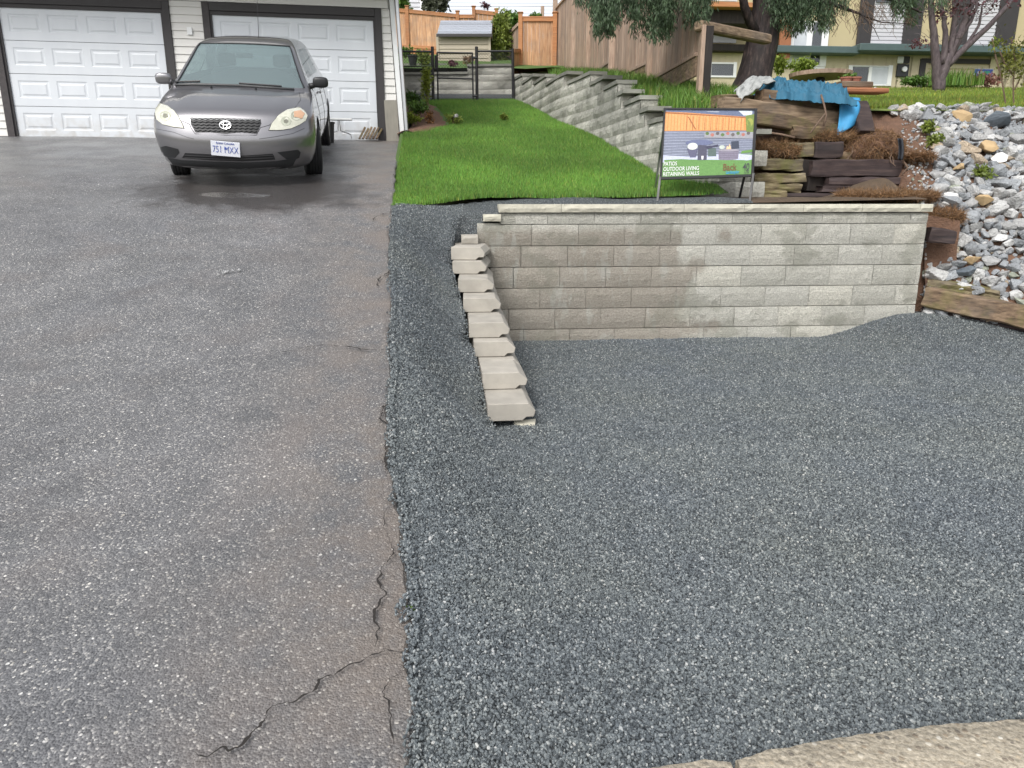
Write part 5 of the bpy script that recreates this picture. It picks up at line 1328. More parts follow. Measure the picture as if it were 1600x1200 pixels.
# ---------------------------------------------------------------- pavement at the bottom right
kp = [(960, 1212), (1000, 1197), (1060, 1188), (1100, 1181), (1140, 1186)], [(1150, 1182), (1200, 1167), (1250, 1158), (1300, 1149), (1380, 1138), (1450, 1129), (1520, 1124), (1600, 1119), (1760, 1108)]
KZ = .05
for k_, line in enumerate(kp):
    top = []
    for (x0, y0), (x1, y1) in zip(line, line[1:]):
        for i in range(8):
            t = i/8; r = ray(lerp(x0, x1, t), lerp(y0, y1, t)); s = (KZ - E)/r.z; q = r*s; top.append((q.x + .004*n3(q.x*30, 1), q.y + .007*n3(q.x*18, 2) + .003*n3(q.x*60, 3)))
    r = ray(*line[-1]); s = (KZ - E)/r.z; top.append((r.x*s, r.y*s))
    lo = [(x, .6) for x, y in top]
    n = len(top); m = MB()
    rows = [[(x, y, -.05) for x, y in top], [(x, y + .0, KZ - .012) for x, y in top], [(x, y - .012, KZ) for x, y in top]]
    for j in range(1, 9): rows.append([(x, lerp(y - .012, .6, j/8), KZ + .002*n3(x*9, j*1.)) for x, y in top])
    vs = [Vector(q) for r_ in rows for q in r_]; m.add(vs, [(j*n+i, (j+1)*n+i, (j+1)*n+i+1, j*n+i+1) for j in range(len(rows)-1) for i in range(n-1)])
    sd0 = [j*n for j in range(len(rows))]; sd1 = [j*n + n-1 for j in range(len(rows))]
    m.add([vs[i] for i in sd0] + [Vector((vs[sd0[0]].x, .6, -.05))], [tuple(range(len(sd0)+1))]); m.add([vs[i] for i in sd1] + [Vector((vs[sd1[0]].x, .6, -.05))], [tuple(range(len(sd1)+1))[::-1]])
    o = m.build('pavement', M['kerb'], smooth=True, angle=50); tag(o, kind='structure')

# ---------------------------------------------------------------- the advertising sign
sg = empty('sign', tuple(at(1100, 317, 7.52)), 'black framed landscaping advertising sign standing on the wall cap', 'sign')
TL, TR, BL, BR = at(1037, 169, 7.74), at(1183, 170, 7.76), at(1031, 281, 7.56), at(1177, 276, 7.58)
nrm = (TR - TL).cross(BL - TL).normalized(); nrm = -nrm if nrm.y > 0 else nrm
def S(u, v, o=0): return TL.lerp(TR, u).lerp(BL.lerp(BR, u), v) + nrm * o
def splate(u0, v0, u1, v1, o0, o1, name, mat):
    m = MB(); vs = [S(u, v, o) for o in (o0, o1) for u, v in ((u0, v0), (u1, v0), (u1, v1), (u0, v1))]
    m.add(vs, [(0,1,2,3), (7,6,5,4), (0,4,5,1), (1,5,6,2), (2,6,7,3), (3,7,4,0)]); return m.build(name, mat, sg)
splate(.0, 0, 1, 1, -.004, 0, 'panel', flat('grey_wall', (.2, .22, .29)))
for a in ((0, 0, 1, .022), (0, .965, 1, 1), (0, .022, .018, .965), (.972, .022, 1, .965)): splate(*a, -.012, .012, 'frame', M['black'])
LAY = [0]
def pr(poly, c, name='print'):
    LAY[0] += 1; o = .0006 + LAY[0]*.00004; m = MB(); vs = [S(u, v, o) for u, v in poly]
    m.add(vs, [tuple(range(len(vs)))]); key = 'c%03d' % LAY[0]; return m.build('print', c if not isinstance(c, tuple) else flat(key, c), sg)
def el(cx, cy, rx, ry, n=16, a0=0, a1=2*math.pi): return [(cx + rx*math.cos(a0 + (a1-a0)*i/n), cy + ry*math.sin(a0 + (a1-a0)*i/n)) for i in range(n)]
def rc(a, b, c_, d): return [(a, b), (c_, b), (c_, d), (a, d)]
pr(rc(.02, .02, .97, .12), (.12, .15, .24)); pr([(.1, .03), (.3, .02), (.28, .05), (.12, .06)], (.55, .6, .7)); pr([(.8, .03), (.95, .03), (.95, .09), (.86, .1)], (.6, .65, .72)); pr([(.45, .04), (.6, .04), (.58, .07)], (.4, .43, .5))
pr([(.02, .05), (.25, .06), (.9, .12), (.9, .32), (.02, .32)], (.6, .25, .08)); ora = flat('orange_board', (.72, .34, .13)); dko = flat('dark_gap', (.33, .12, .04))
for i in range(26):
    u = .025 + i*.034
    if u < .86: pr([(u, .075 + u*.06), (u + .025, .075 + u*.06), (u + .025, .31), (u, .31)], ora)
for i in range(10): pr([(.25 + i*.065, .11 + i*.004), (.256 + i*.065, .11 + i*.004), (.256 + i*.065, .31), (.25 + i*.065, .31)], dko)
pr([(.26, .12), (.275, .12), (.36, .30), (.345, .30)], dko); pr([(.02, .055), (.9, .125), (.9, .14), (.02, .07)], dko)
pr([(.88, .1), (.972, .08), (.972, .4), (.9, .36)], (.16, .22, .05)); pr(el(.93, .2, .035, .06), (.3, .33, .07))
wl = flat('pale_line', (.36, .39, .5)); 
for i in range(11): pr([(.02, .335 + i*.04), (.972, .345 + i*.034), (.972, .350 + i*.034), (.02, .343 + i*.04)], wl)
pr([(.45, .34), (.972, .35), (.972, .44), (.45, .42)], (.3, .3, .33)); 
for i in range(9): pr(el(.48 + i*.055, .36 + .02*(i % 2), .02, .025, 8), ((.1, .16, .05), (.4, .15, .12), (.12, .1, .1))[i % 3])
pr(el(.4, .49, .15, .045), (.13, .15, .26)); pr([(.02, .72), (.972, .66), (.972, .97), (.02, .97)], (.12, .26, .07)); pr([(.02, .66), (.35, .69), (.6, .66), (.75, .65), (.972, .68), (.972, .75), (.7, .8), (.4, .77), (.3, .73), (.02, .76)], (.5, .53, .68))
pr([(.27, .57), (.39, .57), (.37, .70), (.31, .70)], (.1, .1, .17)); pr(el(.33, .54, .055, .05), (.62, .66, .6)); pr([(.39, .52), (.48, .53), (.49, .74), (.39, .74)], (.07, .07, .11)); pr([(.44, .55), (.6, .52), (.61, .54), (.5, .58)], (.05, .05, .09)); pr([(.5, .58), (.58, .57), (.59, .69), (.5, .69)], (.09, .13, .12))
pr([(.61, .60), (.83, .60), (.825, .73), (.615, .73)], (.2, .18, .24)); pr(el(.72, .605, .11, .018), (.3, .28, .33)); pr(el(.72, .73, .105, .02), (.2, .18, .24))
for i in range(4): pr([(.62 + .01*(i % 2), .625 + i*.027), (.82, .625 + i*.027), (.82, .629 + i*.027), (.62, .629 + i*.027)], (.1, .09, .13))
pr([(.69, .59), (.70, .54), (.715, .56), (.725, .51), (.74, .56), (.745, .59)], (.8, .5, .3)); pr([(.74, .48), (.82, .47), (.83, .58), (.75, .585)], (.04, .05, .08)); pr(el(.645, .56, .03, .03), (.5, .55, .5)); pr([(.43, .68), (.455, .68), (.45, .73), (.433, .73)], (.75, .75, .8)); pr([(.85, .66), (.972, .64), (.972, .6), (.86, .62)], (.12, .25, .06))
wt_ = flat('white_print', (.85, .85, .85)); bk_ = flat('dark_print', (.05, .05, .06)); bl_ = flat('blue_print', (.04, .3, .5)); br_ = flat('brown_print', (.16, .07, .03))
ux = (BR - BL).normalized(); uy = (TL - BL).normalized()
def stext(b, u, v, size, mat, xs=1., bold=0):
    o = S(u, v, .0085); Mx = Matrix(((ux.x, uy.x, nrm.x, o.x), (ux.y, uy.y, nrm.y, o.y), (ux.z, uy.z, nrm.z, o.z), (0, 0, 0, 1))); text(b, size, Mx, mat, sg, 'lettering', 'LEFT', xs, bold, .0001)
stext('PATIOS', .028, .808, .056, wt_, .74, .0004); stext('OUTDOOR LIVING', .028, .882, .056, wt_, .76, .0004); stext('RETAINING WALLS', .028, .953, .056, wt_, .76, .0004)
stext('Back', .665, .90, .098, br_, .74, .001); stext('40', .88, .90, .098, bk_, .68, .001); stext('Landscaping', .70, .948, .046, bl_, .60, .001); stext('LTD', .90, .948, .042, bk_, .62, .0008)
for x_, y_, xb, yb in ((1031, 281, 1027, 318), (1177, 276, 1171, 318)):
    m = MB(); m.beam(at(x_ + .5, y_ - 5, 7.57), at(xb, yb, 7.48), .022, .022); m.build('leg', M['black'], sg)
for x_, xb in ((1037, 1021), (1181, 1154)):
    m = MB(); m.beam(at(x_, 200, 7.74), at(xb, 314, 7.95), .018, .018); m.build('rear_leg', M['alu'] if x_ < 1100 else M['black'], sg)
m = MB(); m.beam(at(1016, 312, 7.9), at(1170, 313, 7.92), .015, .015); m.build('brace', M['black'], sg)
m = MB(); p = at(1020, 312, 7.72); m.cbox((p.x - .16, p.y - .1, p.z - .03), (p.x + .2, p.y + .1, p.z + .005), .008); tag(center(m.build('paving_slab', M['capdark'])), 'thin grey slab lying behind the wall cap under the left leg of the sign', 'slab')
# ---------------------------------------------------------------- chain link fence and gate at the end of the lawn
YF = 17.0
def wires(x0, y0, x1, y1, Y, parent, gap=.062):
    a = at(x0, y1, Y); b = at(x1, y0, Y); W_, H_ = b.x - a.x, b.z - a.z; m = MB(); n = int((W_ + H_) / gap)
    for s_ in (0, 1):
        for i in range(1, n):
            t = i * gap; u0, v0 = (t, 0) if t < W_ else (W_, t - W_); u1, v1 = (0, t) if t < H_ else (t - H_, H_)
            if s_: u0, u1 = W_ - u0, W_ - u1
            p = Vector((a.x + u0, Y + .004*s_, a.z + v0)); q = Vector((a.x + u1, Y + .004*s_, a.z + v1))
            if (p - q).length > .02: m.tube([p, q], .0034, 3, cap=False)
    o = m.build('wire_mesh', M['black'], parent); o['kind'] = 'stuff'; return o
def bar(x0, y0, x1, y1, r, name, parent, Y=YF, mat='black'):
    m = MB(); m.tube([at(x0, y0, Y), at(x1, y1, Y)], r, 8); return m.build(name, M[mat], parent, smooth=True, angle=50)
cf = empty('chain_link_fence', tuple(at(650, 158, YF)), 'black chain link fence section between the garage and the gate', 'fence')
bar(675.5, 73, 677, 160, .034, 'post', cf); bar(600, 80.5, 676, 80.5, .02, 'rail', cf); bar(600, 103, 676, 104, .012, 'rail', cf); wires(600, 81, 675, 156, YF, cf)
cf = empty('chain_link_fence', tuple(at(775, 158, YF)), 'black chain link fence section between the gate and the curved wall', 'fence')
bar(744.5, 73, 745.5, 160, .034, 'post', cf); bar(801, 76, 802, 153, .032, 'post', cf); bar(746, 80, 801, 80, .02, 'rail', cf); wires(746, 80, 801, 154, YF, cf)
gt_ = empty('gate', tuple(at(711, 159, YF - .03)), 'black chain link garden gate with a middle rail', 'gate')
for a in ((683, 82, 684.5, 159), (738, 83, 739.5, 159)): bar(*a, .018, 'gate_frame', gt_, YF - .03)
for y in (82, 122, 159): bar(683, y, 739, y + 1, .018, 'gate_frame', gt_, YF - .03)
wires(684, 83, 738.5, 158, YF - .03, gt_)
bar(681, 87, 681, 108, .03, 'latch', gt_, YF - .06)
for y in (90, 150): bar(739, y, 745, y, .022, 'hinge', gt_, YF - .03)
# stepped block terraces behind the gate
def straight_wall(pts, label, blk, H_=.2, dp=.25, grp=None):
    """pts: (x, y_top, y_base, Y) along the wall"""
    a, b = pts[0], pts[-1]; A_ = at(a[0], a[1], a[3]); B_ = at(b[0], b[1], b[3]); L_ = (Vector((B_.x, B_.y)) - Vector((A_.x, A_.y))).length; an = math.atan2(B_.y - A_.y, B_.x - A_.x)
    e = empty('retaining_wall', (A_.x, A_.y, at(a[0], a[2], a[3]).z), label, 'retaining wall', grp); s = 0
    while s < L_:
        t = s / L_; x = lerp(a[0], b[0], t); yt = interp(x, [(p[0], p[1]) for p in pts]); yb = interp(x, [(p[0], p[2]) for p in pts]); Yc = lerp(a[3], b[3], t)
        zt = at(x, yt, Yc).z; zb = at(x, yb, Yc).z - .1; H_ = HB; k0, k1 = int(zb // H_), int(round(zt / H_)); q = A_.lerp(B_, t)
        for k in range(k0, k1): put(random.choice(blk), 'block', (q.x + (.18 if k % 2 else 0), q.y, k*H_), an, e)
        put(random.choice(caps2), 'cap_stone', (q.x, q.y - .05, k1*H_), an, e); s += LB
    return e
straight_wall([(590, 119, 158, 18.6), (740, 109, 152, 18.6), (800, 97, 150, 18.4)], 'grey block terrace wall seen through the chain link gate', full2)
straight_wall([(590, 101, 117, 20.4), (690, 101, 112, 20.4)], 'low upper block terrace wall under the flower pot', full2)
m = MB(); m.grid(lambda u, v: Vector((lerp(-6.5, 1.3, u), lerp(18.75, 27.5, v), interp(v, [(0, at(700, 108, 18.9).z), (.25, at(700, 100, 21).z), (1, at(700, 77, 27).z)]) + .05*n3(u*12, v*9))), 24, 24); tag(m.build('upper_terrace_ground', M['lawn_soil'], smooth=True), kind='structure')
m = MB(); m.grid(lambda u, v: Vector((lerp(-4.0, .9, u), lerp(16.9, 18.7, v), lawn_z(0, lerp(16.9, 18.7, v)) + .01)), 8, 4); tag(m.build('gate_path', M['gravel'], smooth=True), kind='structure')
# board fences
def board_fence(name, x0, x1, ytop, ybot, Y0_, Y1_, nb, mats, label, posts=(), cat='fence', kick=None, level=True, cap=True):
    e = empty(name, tuple(at((x0+x1)/2, ybot(x0), (Y0_+Y1_)/2)), label, cat)
    def P2(x, y, off=0):
        t = (x - x0) / (x1 - x0); w_ = 1 / lerp(1/Y0_, 1/Y1_, t); q = at(x, y, w_); return q
    A_, B_ = P2(x0, ybot(x0)), P2(x1, ybot(x1)); d = Vector((B_.x - A_.x, B_.y - A_.y, 0)); Ln = d.length; d.normalize(); nr = Vector((d.y, -d.x, 0)); 
    if nr.dot(-A_) < 0: nr = -nr
    zt, zb = P2(x0, ytop(x0)).z, A_.z; zt1, zb1 = P2(x1, ytop(x1)).z, B_.z
    w_ = Ln / nb
    for i in range(nb):
        t0 = (i + .5) / nb; p = A_ + d * (Ln * t0); z0_, z1_ = lerp(zb, zb1, t0), lerp(zt, zt1, t0); p.z = z0_
        j = random.uniform(-.004, .004)
        m = MB(); m.box((-w_*.485, -.011 + j, 0), (w_*.485, .011 + j, z1_ - z0_), M=Matrix(((d.x, -nr.x, 0, p.x), (d.y, -nr.y, 0, p.y), (0, 0, 1, p.z), (0, 0, 0, 1)))); m.build('fence_board', mats[0], e)
    def rail(f, h, th, off, nm='rail', mt=1):
        p = A_ + nr*off; q = p + d*Ln; p = Vector((p.x, p.y, lerp(zb, zt, f))); q = Vector((q.x, q.y, lerp(zb1, zt1, f))); m = MB(); m.beam(p, q, th, h, c=.004); m.build(nm, mats[mt], e)
    rail(.965, .09, .04, .03); rail(.03, .09, .04, .03)
    if cap: rail(1.01, .035, .11, .0, 'top_rail')
    if kick: rail(-.08, .2, .04, .012, 'kick_board')
    for x in posts:
        t = (1/ (1/Y0_ + (1/Y1_ - 1/Y0_)*(x - x0)/(x1 - x0)))
        q = at(x, ybot(x), t); q = q + nr * .03; m = MB(); zz = lerp(zt, zt1, (x - x0)/(x1 - x0)); m.cbox((q.x - .055, q.y - .055, q.z - .35), (q.x + .055, q.y + .055, zz + .10), .008); m.cbox((q.x - .075, q.y - .075, zz + .10), (q.x + .075, q.y + .075, zz + .13), .01); m.build('post', mats[1], e)
    return e
cb = [M['cedarboard'], M['cedarrail']]; gb = [M['greyboard'], M['greyboard']]
board_fence('board_fence', 596, 717, lambda x: lerp(12, 24, (x-596)/121), lambda x: 72 + (x-596)*.06, 26, 26, 17, cb, 'new cedar board fence section at the top of the yard left of the shed', (638, 716), kick=1)
board_fence('board_fence', 741, 776, lambda x: lerp(16.5, 20.5, (x-741)/35), lambda x: 80, 26.2, 26.2, 5, cb, 'taller new cedar board fence section behind the shed roof', (741, 776), kick=0)
board_fence('board_fence', 717, 741, lambda x: 24.5, lambda x: 80, 26, 26, 3, cb, 'narrow new cedar fence section directly behind the shed', ())
board_fence('board_fence', 812, 866, lambda x: 28, lambda x: 112, 20.4, 20.4, 9, cb, 'single bright cedar fence panel beside the end of the curved wall', (813, 866))
board_fence('board_fence', 801, 811, lambda x: 78, lambda x: 116, 19.4, 20.3, 3, cb, 'narrow low orange cedar screen next to the chain link post', (), cap=False)
board_fence('board_fence', 792, 811, lambda x: lerp(56, 36, (x-792)/19), lambda x: 98, 24, 22, 5, gb, 'old grey board fence seen between the hedge and the cedar panel', (), cap=False)
# the long weathered fence stepping down towards the viewer, five bays each with level rails
bays = [(868, 897, 20.6, 18.6, at(896, 106, 18.6).z), (897, 921, 18.6, 16.5, at(920, 98, 16.5).z), (921, 958, 16.5, 14.4, at(957, 92, 14.4).z), (958, 1018, 14.4, 12.5, at(1014, 94, 12.5).z), (1018, 1091, 12.5, 10.2, at(1088, 82, 10.2).z)]
lbls = ['farthest bay, beside the bright cedar panel', 'second farthest bay', 'middle bay', 'second nearest bay', 'nearest bay, ending at the dark post']
for (x0, x1, Ya, Yb, zb), lb in zip(bays, lbls):
    a = at(x0, 100, Ya); b = at(x1, 100, Yb); e = empty('board_fence', ((a.x+b.x)/2, (a.y+b.y)/2, zb - .3), 'weathered grey brown board fence on the bank, ' + lb, 'fence', 'bays of the weathered board fence')
    d = Vector((b.x - a.x, b.y - a.y, 0)); Ln = d.length; d.normalize(); nr = Vector((-d.y, d.x, 0)); nr = -nr if nr.x > 0 else nr; nb = 16; w_ = Ln/nb; Ht = 1.72
    for i in range(nb):
        p = Vector((a.x, a.y, 0)) + d*(w_*(i+.5)); j = random.uniform(-.010, .010)
        m = MB(); m.box((-w_*.468, -.010 + j, zb), (w_*.468, .010 + j, zb + Ht), M=Matrix(((d.x, -nr.x, 0, p.x), (d.y, -nr.y, 0, p.y), (0, 0, 1, 0), (0, 0, 0, 1)))); m.build('fence_board', M['greyboard'], e)
    A2 = Vector((a.x, a.y, 0)); B2 = Vector((b.x, b.y, 0))
    for zz, hh in ((zb - .02, .05), (zb + Ht + .02, .05)):
        m = MB(); m.beam(A2 + Vector((0, 0, zz)), B2 + Vector((0, 0, zz)), .10, hh, c=.005); m.build('rail', M['greyboard'], e)
    m = MB(); m.beam(A2 + nr*.02 + Vector((0, 0, zb - .17)), B2 + nr*.02 + Vector((0, 0, zb - .17)), .03, .24, c=.004); m.build('kick_board', M['oldtimber'], e)
    m = MB(); q = A2 + nr*.03; m.cbox((q.x - .06, q.y - .06, zb - .8), (q.x + .06, q.y + .06, zb + Ht + .25), .008); m.build('post', M['greyboard'], e)
# dark post frame at the near end of the fence
pf = empty('post_frame', tuple(at(1098, 158, 10.0)), 'heavy dark post with an old log beam running right to the tree', 'post and beam')
b = at(1097, 157, 10.); t_ = at(1097, 42, 10.); 
m = MB(); m.cbox((b.x - .02, b.y - .08, b.z - .3), (b.x + .075, b.y + .07, t_.z), .006); m.build('post', M['darkwood'], pf)
m = MB(); m.cbox((b.x - .075, b.y - .085, b.z - .3), (b.x - .022, b.y + .07, t_.z + .01), .006); m.build('post_light_face', M['greyboard'], pf)  # lighter left face of the same post; light and dark sides put into colour
m = MB(); m.beam(at(1090, 40, 9.96), at(1200, 62, 10.9), .14, .12, c=.02); m.build('beam', M['paletimber'], pf)
# tidy shed at the top of the yard
YS = 22.; sh = empty('shed', tuple(at(727, 110, YS)), 'small tan garden shed with a grey shingled roof in front of the cedar fence', 'shed')
a, b = at(686, 115, YS), at(764, 115, YS); zt = at(700, 53, YS).z; z = a.z - .2
m = MB(); m.box((a.x, YS, a.z - .4), (b.x, YS + 1.5, zt - .02)); m.build('wall', M['shed'], sh)
while z < zt:
    m = MB(); m.add([(a.x, YS - .025, z), (b.x, YS - .025, z), (b.x, YS - .005, min(zt, z + .12)), (a.x, YS - .005, min(zt, z + .12)), (a.x, YS, z), (b.x, YS, z)], [(0,1,2,3), (4,5,1,0)]); m.build('siding_board', M['shed'], sh); z += .12
for x_ in (a.x - .02, b.x + .02): m = MB(); m.box((x_ - .035, YS - .04, a.z - .4), (x_ + .035, YS + .02, zt)); m.build('corner_board', M['shed'], sh)
r0 = at(683, 53.5, YS - .15); r1 = at(768, 55, YS - .15); r2 = at(684, 32, YS + 1.1)
for k in range(6):
    t0, t1 = k/6, (k+1)/6; p = [Vector((r0.x, lerp(r0.y, r2.y, t), lerp(r0.z, r2.z, t))) for t in (t0, t1)]; m = MB(); u_ = .022
    m.add([(r0.x, p[0].y, p[0].z + u_), (r1.x, p[0].y, p[0].z + u_), (r1.x, p[1].y, p[1].z), (r0.x, p[1].y, p[1].z), (r0.x, p[0].y, p[0].z - .01), (r1.x, p[0].y, p[0].z - .01)], [(0,1,2,3), (4,5,1,0)]); m.build('shingle_row', M['shedroof'], sh)
m = MB(); m.beam((r0.x - .02, r0.y - .01, r0.z - .03), (r1.x + .02, r1.y - .01, r1.z - .03 + (r0.z - r1.z)), .03, .07); m.build('fascia', M['trim'], sh)
m = MB(); m.add([(r0.x, r0.y + .1, r0.z), (r0.x, r2.y, r2.z - .02), (r0.x, r2.y + 1, r0.z), (r1.x, r0.y + .1, r0.z), (r1.x, r2.y, r2.z - .02), (r1.x, r2.y + 1, r0.z)], [(0,1,2), (5,4,3)]); m.build('gable', M['shed'], sh)
# far things over the fence
hz = empty('neighbour_house', tuple(at(650, 20, 34)), 'pale sided neighbour house corner above the top fence', 'house'); a, b = at(600, 25, 34), at(661, 25, 34)
z = a.z - 3
m = MB(); m.box((a.x, 34, a.z - 3), (b.x, 40, a.z + 4)); m.build('wall', M['greysid'], hz)
for k in range(18): m = MB(); zz = a.z - .5 + k*.17; m.add([(a.x, 33.96, zz), (b.x, 33.96, zz), (b.x, 33.99, zz + .17), (a.x, 33.99, zz + .17), (a.x, 34, zz), (b.x, 34, zz)], [(0,1,2,3), (4,5,1,0)]); m.build('siding_board', M['greysid'], hz)
m = MB(); m.box((b.x - .1, 33.9, a.z - 3), (b.x + .06, 34.02, a.z + 4)); m.build('corner_board', M['white'], hz)
rh = empty('neighbour_house', tuple(at(900, 60, 26)), 'brown neighbour house with a dark sloping roof behind the weathered fence', 'house')
A_, B_ = at(852, 42, 25), at(905, -12, 25); Cc = at(1010, -60, 25)
m = MB(); m.add([(A_.x, 24.6, A_.z), (B_.x, 24.6, B_.z), (B_.x, 33, B_.z), (A_.x, 33, A_.z), (A_.x, 24.6, A_.z - .16), (B_.x, 24.6, B_.z - .16), (B_.x, 33, B_.z - .16), (A_.x, 33, A_.z - .16)], [(0,1,2,3), (7,6,5,4), (0,4,5,1), (1,5,6,2), (3,2,6,7), (0,3,7,4)]); m.build('roof', M['roof'], rh)
m = MB(); a = at(868, 110, 25); m.add([(a.x, 25, a.z - 1), (Cc.x, 25, a.z - 1), (Cc.x, 25, Cc.z), (B_.x, 25, B_.z - .2), (a.x, 25, at(868, 32, 25).z)], [(0,1,2,3,4)]); m.box((a.x + .02, 25.02, a.z - 1), (Cc.x, 32, at(868, 40, 25).z)); m.build('wall', M['shed'], rh)
m = MB(); m.beam(Vector((A_.x, 24.55, A_.z - .1)), Vector((B_.x, 24.55, B_.z - .1)), .05, .18); m.build('barge_board', M['greyboard'], rh)
m = MB(); m.cbox((at(845, 10, 27).x, 27, at(845, 50, 27).z), (at(850.5, 10, 27).x, 27.12, at(845, 9, 27).z), .01); m.build('vent_pipe', M['greyboard'], rh)
for i, (ya, yb) in enumerate(((1, 3), (6, 8), (11, 14), (16.5, 20), (9, 5))):
    pts_ = []
    for k in range(17):
        t = k/16; q = at(lerp(480, 1120, t), lerp(ya, yb, t) + 4*(t-.5)**2*-4 + 3, 60); pts_.append(q)
    m = MB(); m.tube(pts_, .008, 4); tag(center(m.build('power_line', M['black'])), ['topmost overhead cable crossing the sky', 'second overhead cable from the top', 'fourth overhead cable from the top', 'lowest overhead cable above the shed', 'overhead cable crossing the others at a slant'][i], 'cable', 'overhead cables')
plant('tree', 684, 2, 32, (22, 22), 1500, .16, M['fartree'], 'dark bare looking tree behind the top fence by the pale house', 'tree', base=at(684, 60, 32).z)
plant('shrub', 631, 6, 30, (9, 12), 500, .15, M['hedge'], 'green bush above the top fence at the garage corner', 'shrub', base=at(631, 60, 30).z)
plant('hedge', 783, 62, 23, (15, 38), 4200, .10, M['shrub'], 'tall yellow green hedge right of the shed', 'hedge', base=at(783, 112, 23).z)
plant('hedge', 800, 30, 27, (16, 10), 1500, .12, M['hedge'], 'low green hedge top against the sky right of the shed', 'hedge', base=at(800, 80, 27).z)
plant('shrub', 836, 30, 27, (14, 6), 700, .12, M['hedge'], 'sprig of green leaves showing over the cedar panel', 'shrub', base=at(836, 80, 27).z)
plant('shrub', 758, 9, 30, (9, 4), 110, .14, M['redleaf'], 'thin red leaved branch tip over the back fence', 'shrub', base=at(758, 60, 30).z, asp=.3)
plant('shrub', 633, 80, 20.6, (12, 8), 500, .07, M['hedge'], 'green plant on the upper terrace by the garage', 'shrub')
plant('shrub', 660, 88, 20.2, (11, 11), 700, .07, M['shrub'], 'yellow green bush beside the black flower pot on the terrace', 'shrub')
plant('shrub', 730, 94, 19.5, (11, 6), 220, .06, M['dry'], 'dry tan grass tuft on the terrace wall behind the gate', 'shrub')
plant('shrub', 708, 98, 19.5, (8, 5), 200, .06, M['redleaf'], 'low dark red plant on the terrace wall behind the gate', 'shrub')
m = MB(); c = at(645, 98, 20.0); m.tube([(c.x, c.y, c.z - .1), (c.x, c.y, c.z + .14)], [.08, .12], 12); m.tube([(c.x, c.y, c.z + .14), (c.x, c.y, c.z + .17)], [.135, .135], 12); tag(center(m.build('flower_pot', M['plast'])), 'black round flower pot on the upper terrace wall', 'flower pot')
# flower bed along the garage side
def bfn(u, v):
    Y = lerp(12.0, 16.2, v); xl = lawn_left(Y) - .1; X = xl + u * (.62 + .08*n3(Y, 0, 0, 2)) * math.sin(min(1, v*5 + .35) * 1.57)
    return Vector((X, Y, lawn_z(X, Y) + (.06 * math.sin(u*3.14) - .01) + .02*n3(X, Y, 0, 8)))
m = MB(); m.grid(bfn, 14, 50); bed = tag(m.build('mulch_bed', M['redsoil'], smooth=True), kind='structure')
plant('shrub', 644, 184, 12.6, (14, 9), 900, .045, M['shrub'], 'round yellow green cushion plant in the garage flower bed', 'shrub', tint=(1.2, 1.15, .8))
plant('shrub', 655, 168, 13.2, (18, 9), 900, .05, M['hedge'], 'leafy shrub in the middle of the garage flower bed', 'shrub')
plant('shrub', 644, 153, 14.6, (14, 8), 700, .06, M['hedge'], 'dark green shrub at the back of the garage flower bed', 'shrub', tint=(.6, .7, .6))
plant('shrub', 672, 185, 12.9, (10, 12), 330, .04, M['dry'], 'reddish twiggy plant at the front right of the garage flower bed', 'shrub', tint=(1.1, .9, .6))
plant('sapling', 666, 128, 14.2, (9, 30), 700, .07, M['shrub'], 'slender yellow green feathery sapling in front of the gate fence', 'sapling', base=at(666, 190, 13.8).z, asp=.3, tint=(1.2, 1.15, .9))
plant('weed', 708, 186, 13.0, (14, 8), 420, .045, M['shrub'], 'loose weedy tuft growing in the lawn beside the flower bed', 'weed')
plant('weed', 790, 182, 13.4, (9, 4), 120, .05, M['shrub'], 'small pale weed tuft in the middle of the lawn', 'weed', stem=False)
m = MB(); o = rock_at(at(712, 181, 12.9), .05, rocks[0]); tag(o, 'small grey stone lying on the lawn beside the weedy tuft', 'stone')

# ---------------------------------------------------------------- the neighbour's house above the rocks
H2 = Plane((7.0, 21.8), R(5)); base = hiU
nh = empty('neighbour_house', tuple(H2.w(0, base)), 'yellow and grey panelled split level house above the upper lawn', 'house')
hu = lambda x, y=100, o=0: H2.px(x, y, o)[0]; hzz = lambda x, y, o=0: H2.px(x, y, o)[1]
def hb(x0, y0, x1, y1, o0, o1, name, mat, c=0, parent=None):
    u0, z1 = H2.px(x0, y0, o1); u1, z0 = H2.px(x1, y1, o1); m = MB()
    if c: m.cbox((u0, -o1, z0), (u1, -o0, z1), c, M=H2.M())
    else: m.box((u0, -o1, z0), (u1, -o0, z1), M=H2.M())
    return m.build(name, mat, parent or nh)
hb(1060, -60, 1900, 150, -6, -.02, 'wall', M['yellow'])
x = 1100
while x < 1800:
    if not (1441 < x < 1548): hb(x, 82, x + 4.6, 144, 0, .022 if int(x) % 2 else .018, 'siding_board', M['beige'])
    x += 5.0
for x0, x1, ya, yb in ((1360, 1424, -10, 70), (1510, 1572, -10, 76)):
    hb(x0, ya, x1, yb, .0, .03, 'siding_panel', M['greysid'])
    for k in range(13): hb(x0, ya + k*6.2, x1, ya + k*6.2 + 5.2, .031, .045, 'siding_board', M['greysid'])
for x0, x1 in ((1353, 1359), (1425, 1436), (1502, 1509), (1573, 1583)): hb(x0, -60, x1, 78, .0, .07, 'corner_post', M['trim'], .01)
hb(1372, -20, 1396, 4, .05, .08, 'window', M['pane'])
hb(1345, 67, 1800, 87, .0, .55, 'eave_band', M['teal'], .02); hb(1204, 70, 1345, 84, .0, .42, 'eave_band', M['teal'], .02)
hb(1100, 68, 1168, 80, .0, .3, 'floor_beam', M['darkwood'], .01); hb(1108, 48, 1150, 67, .0, .04, 'siding_panel', M['greysid'])
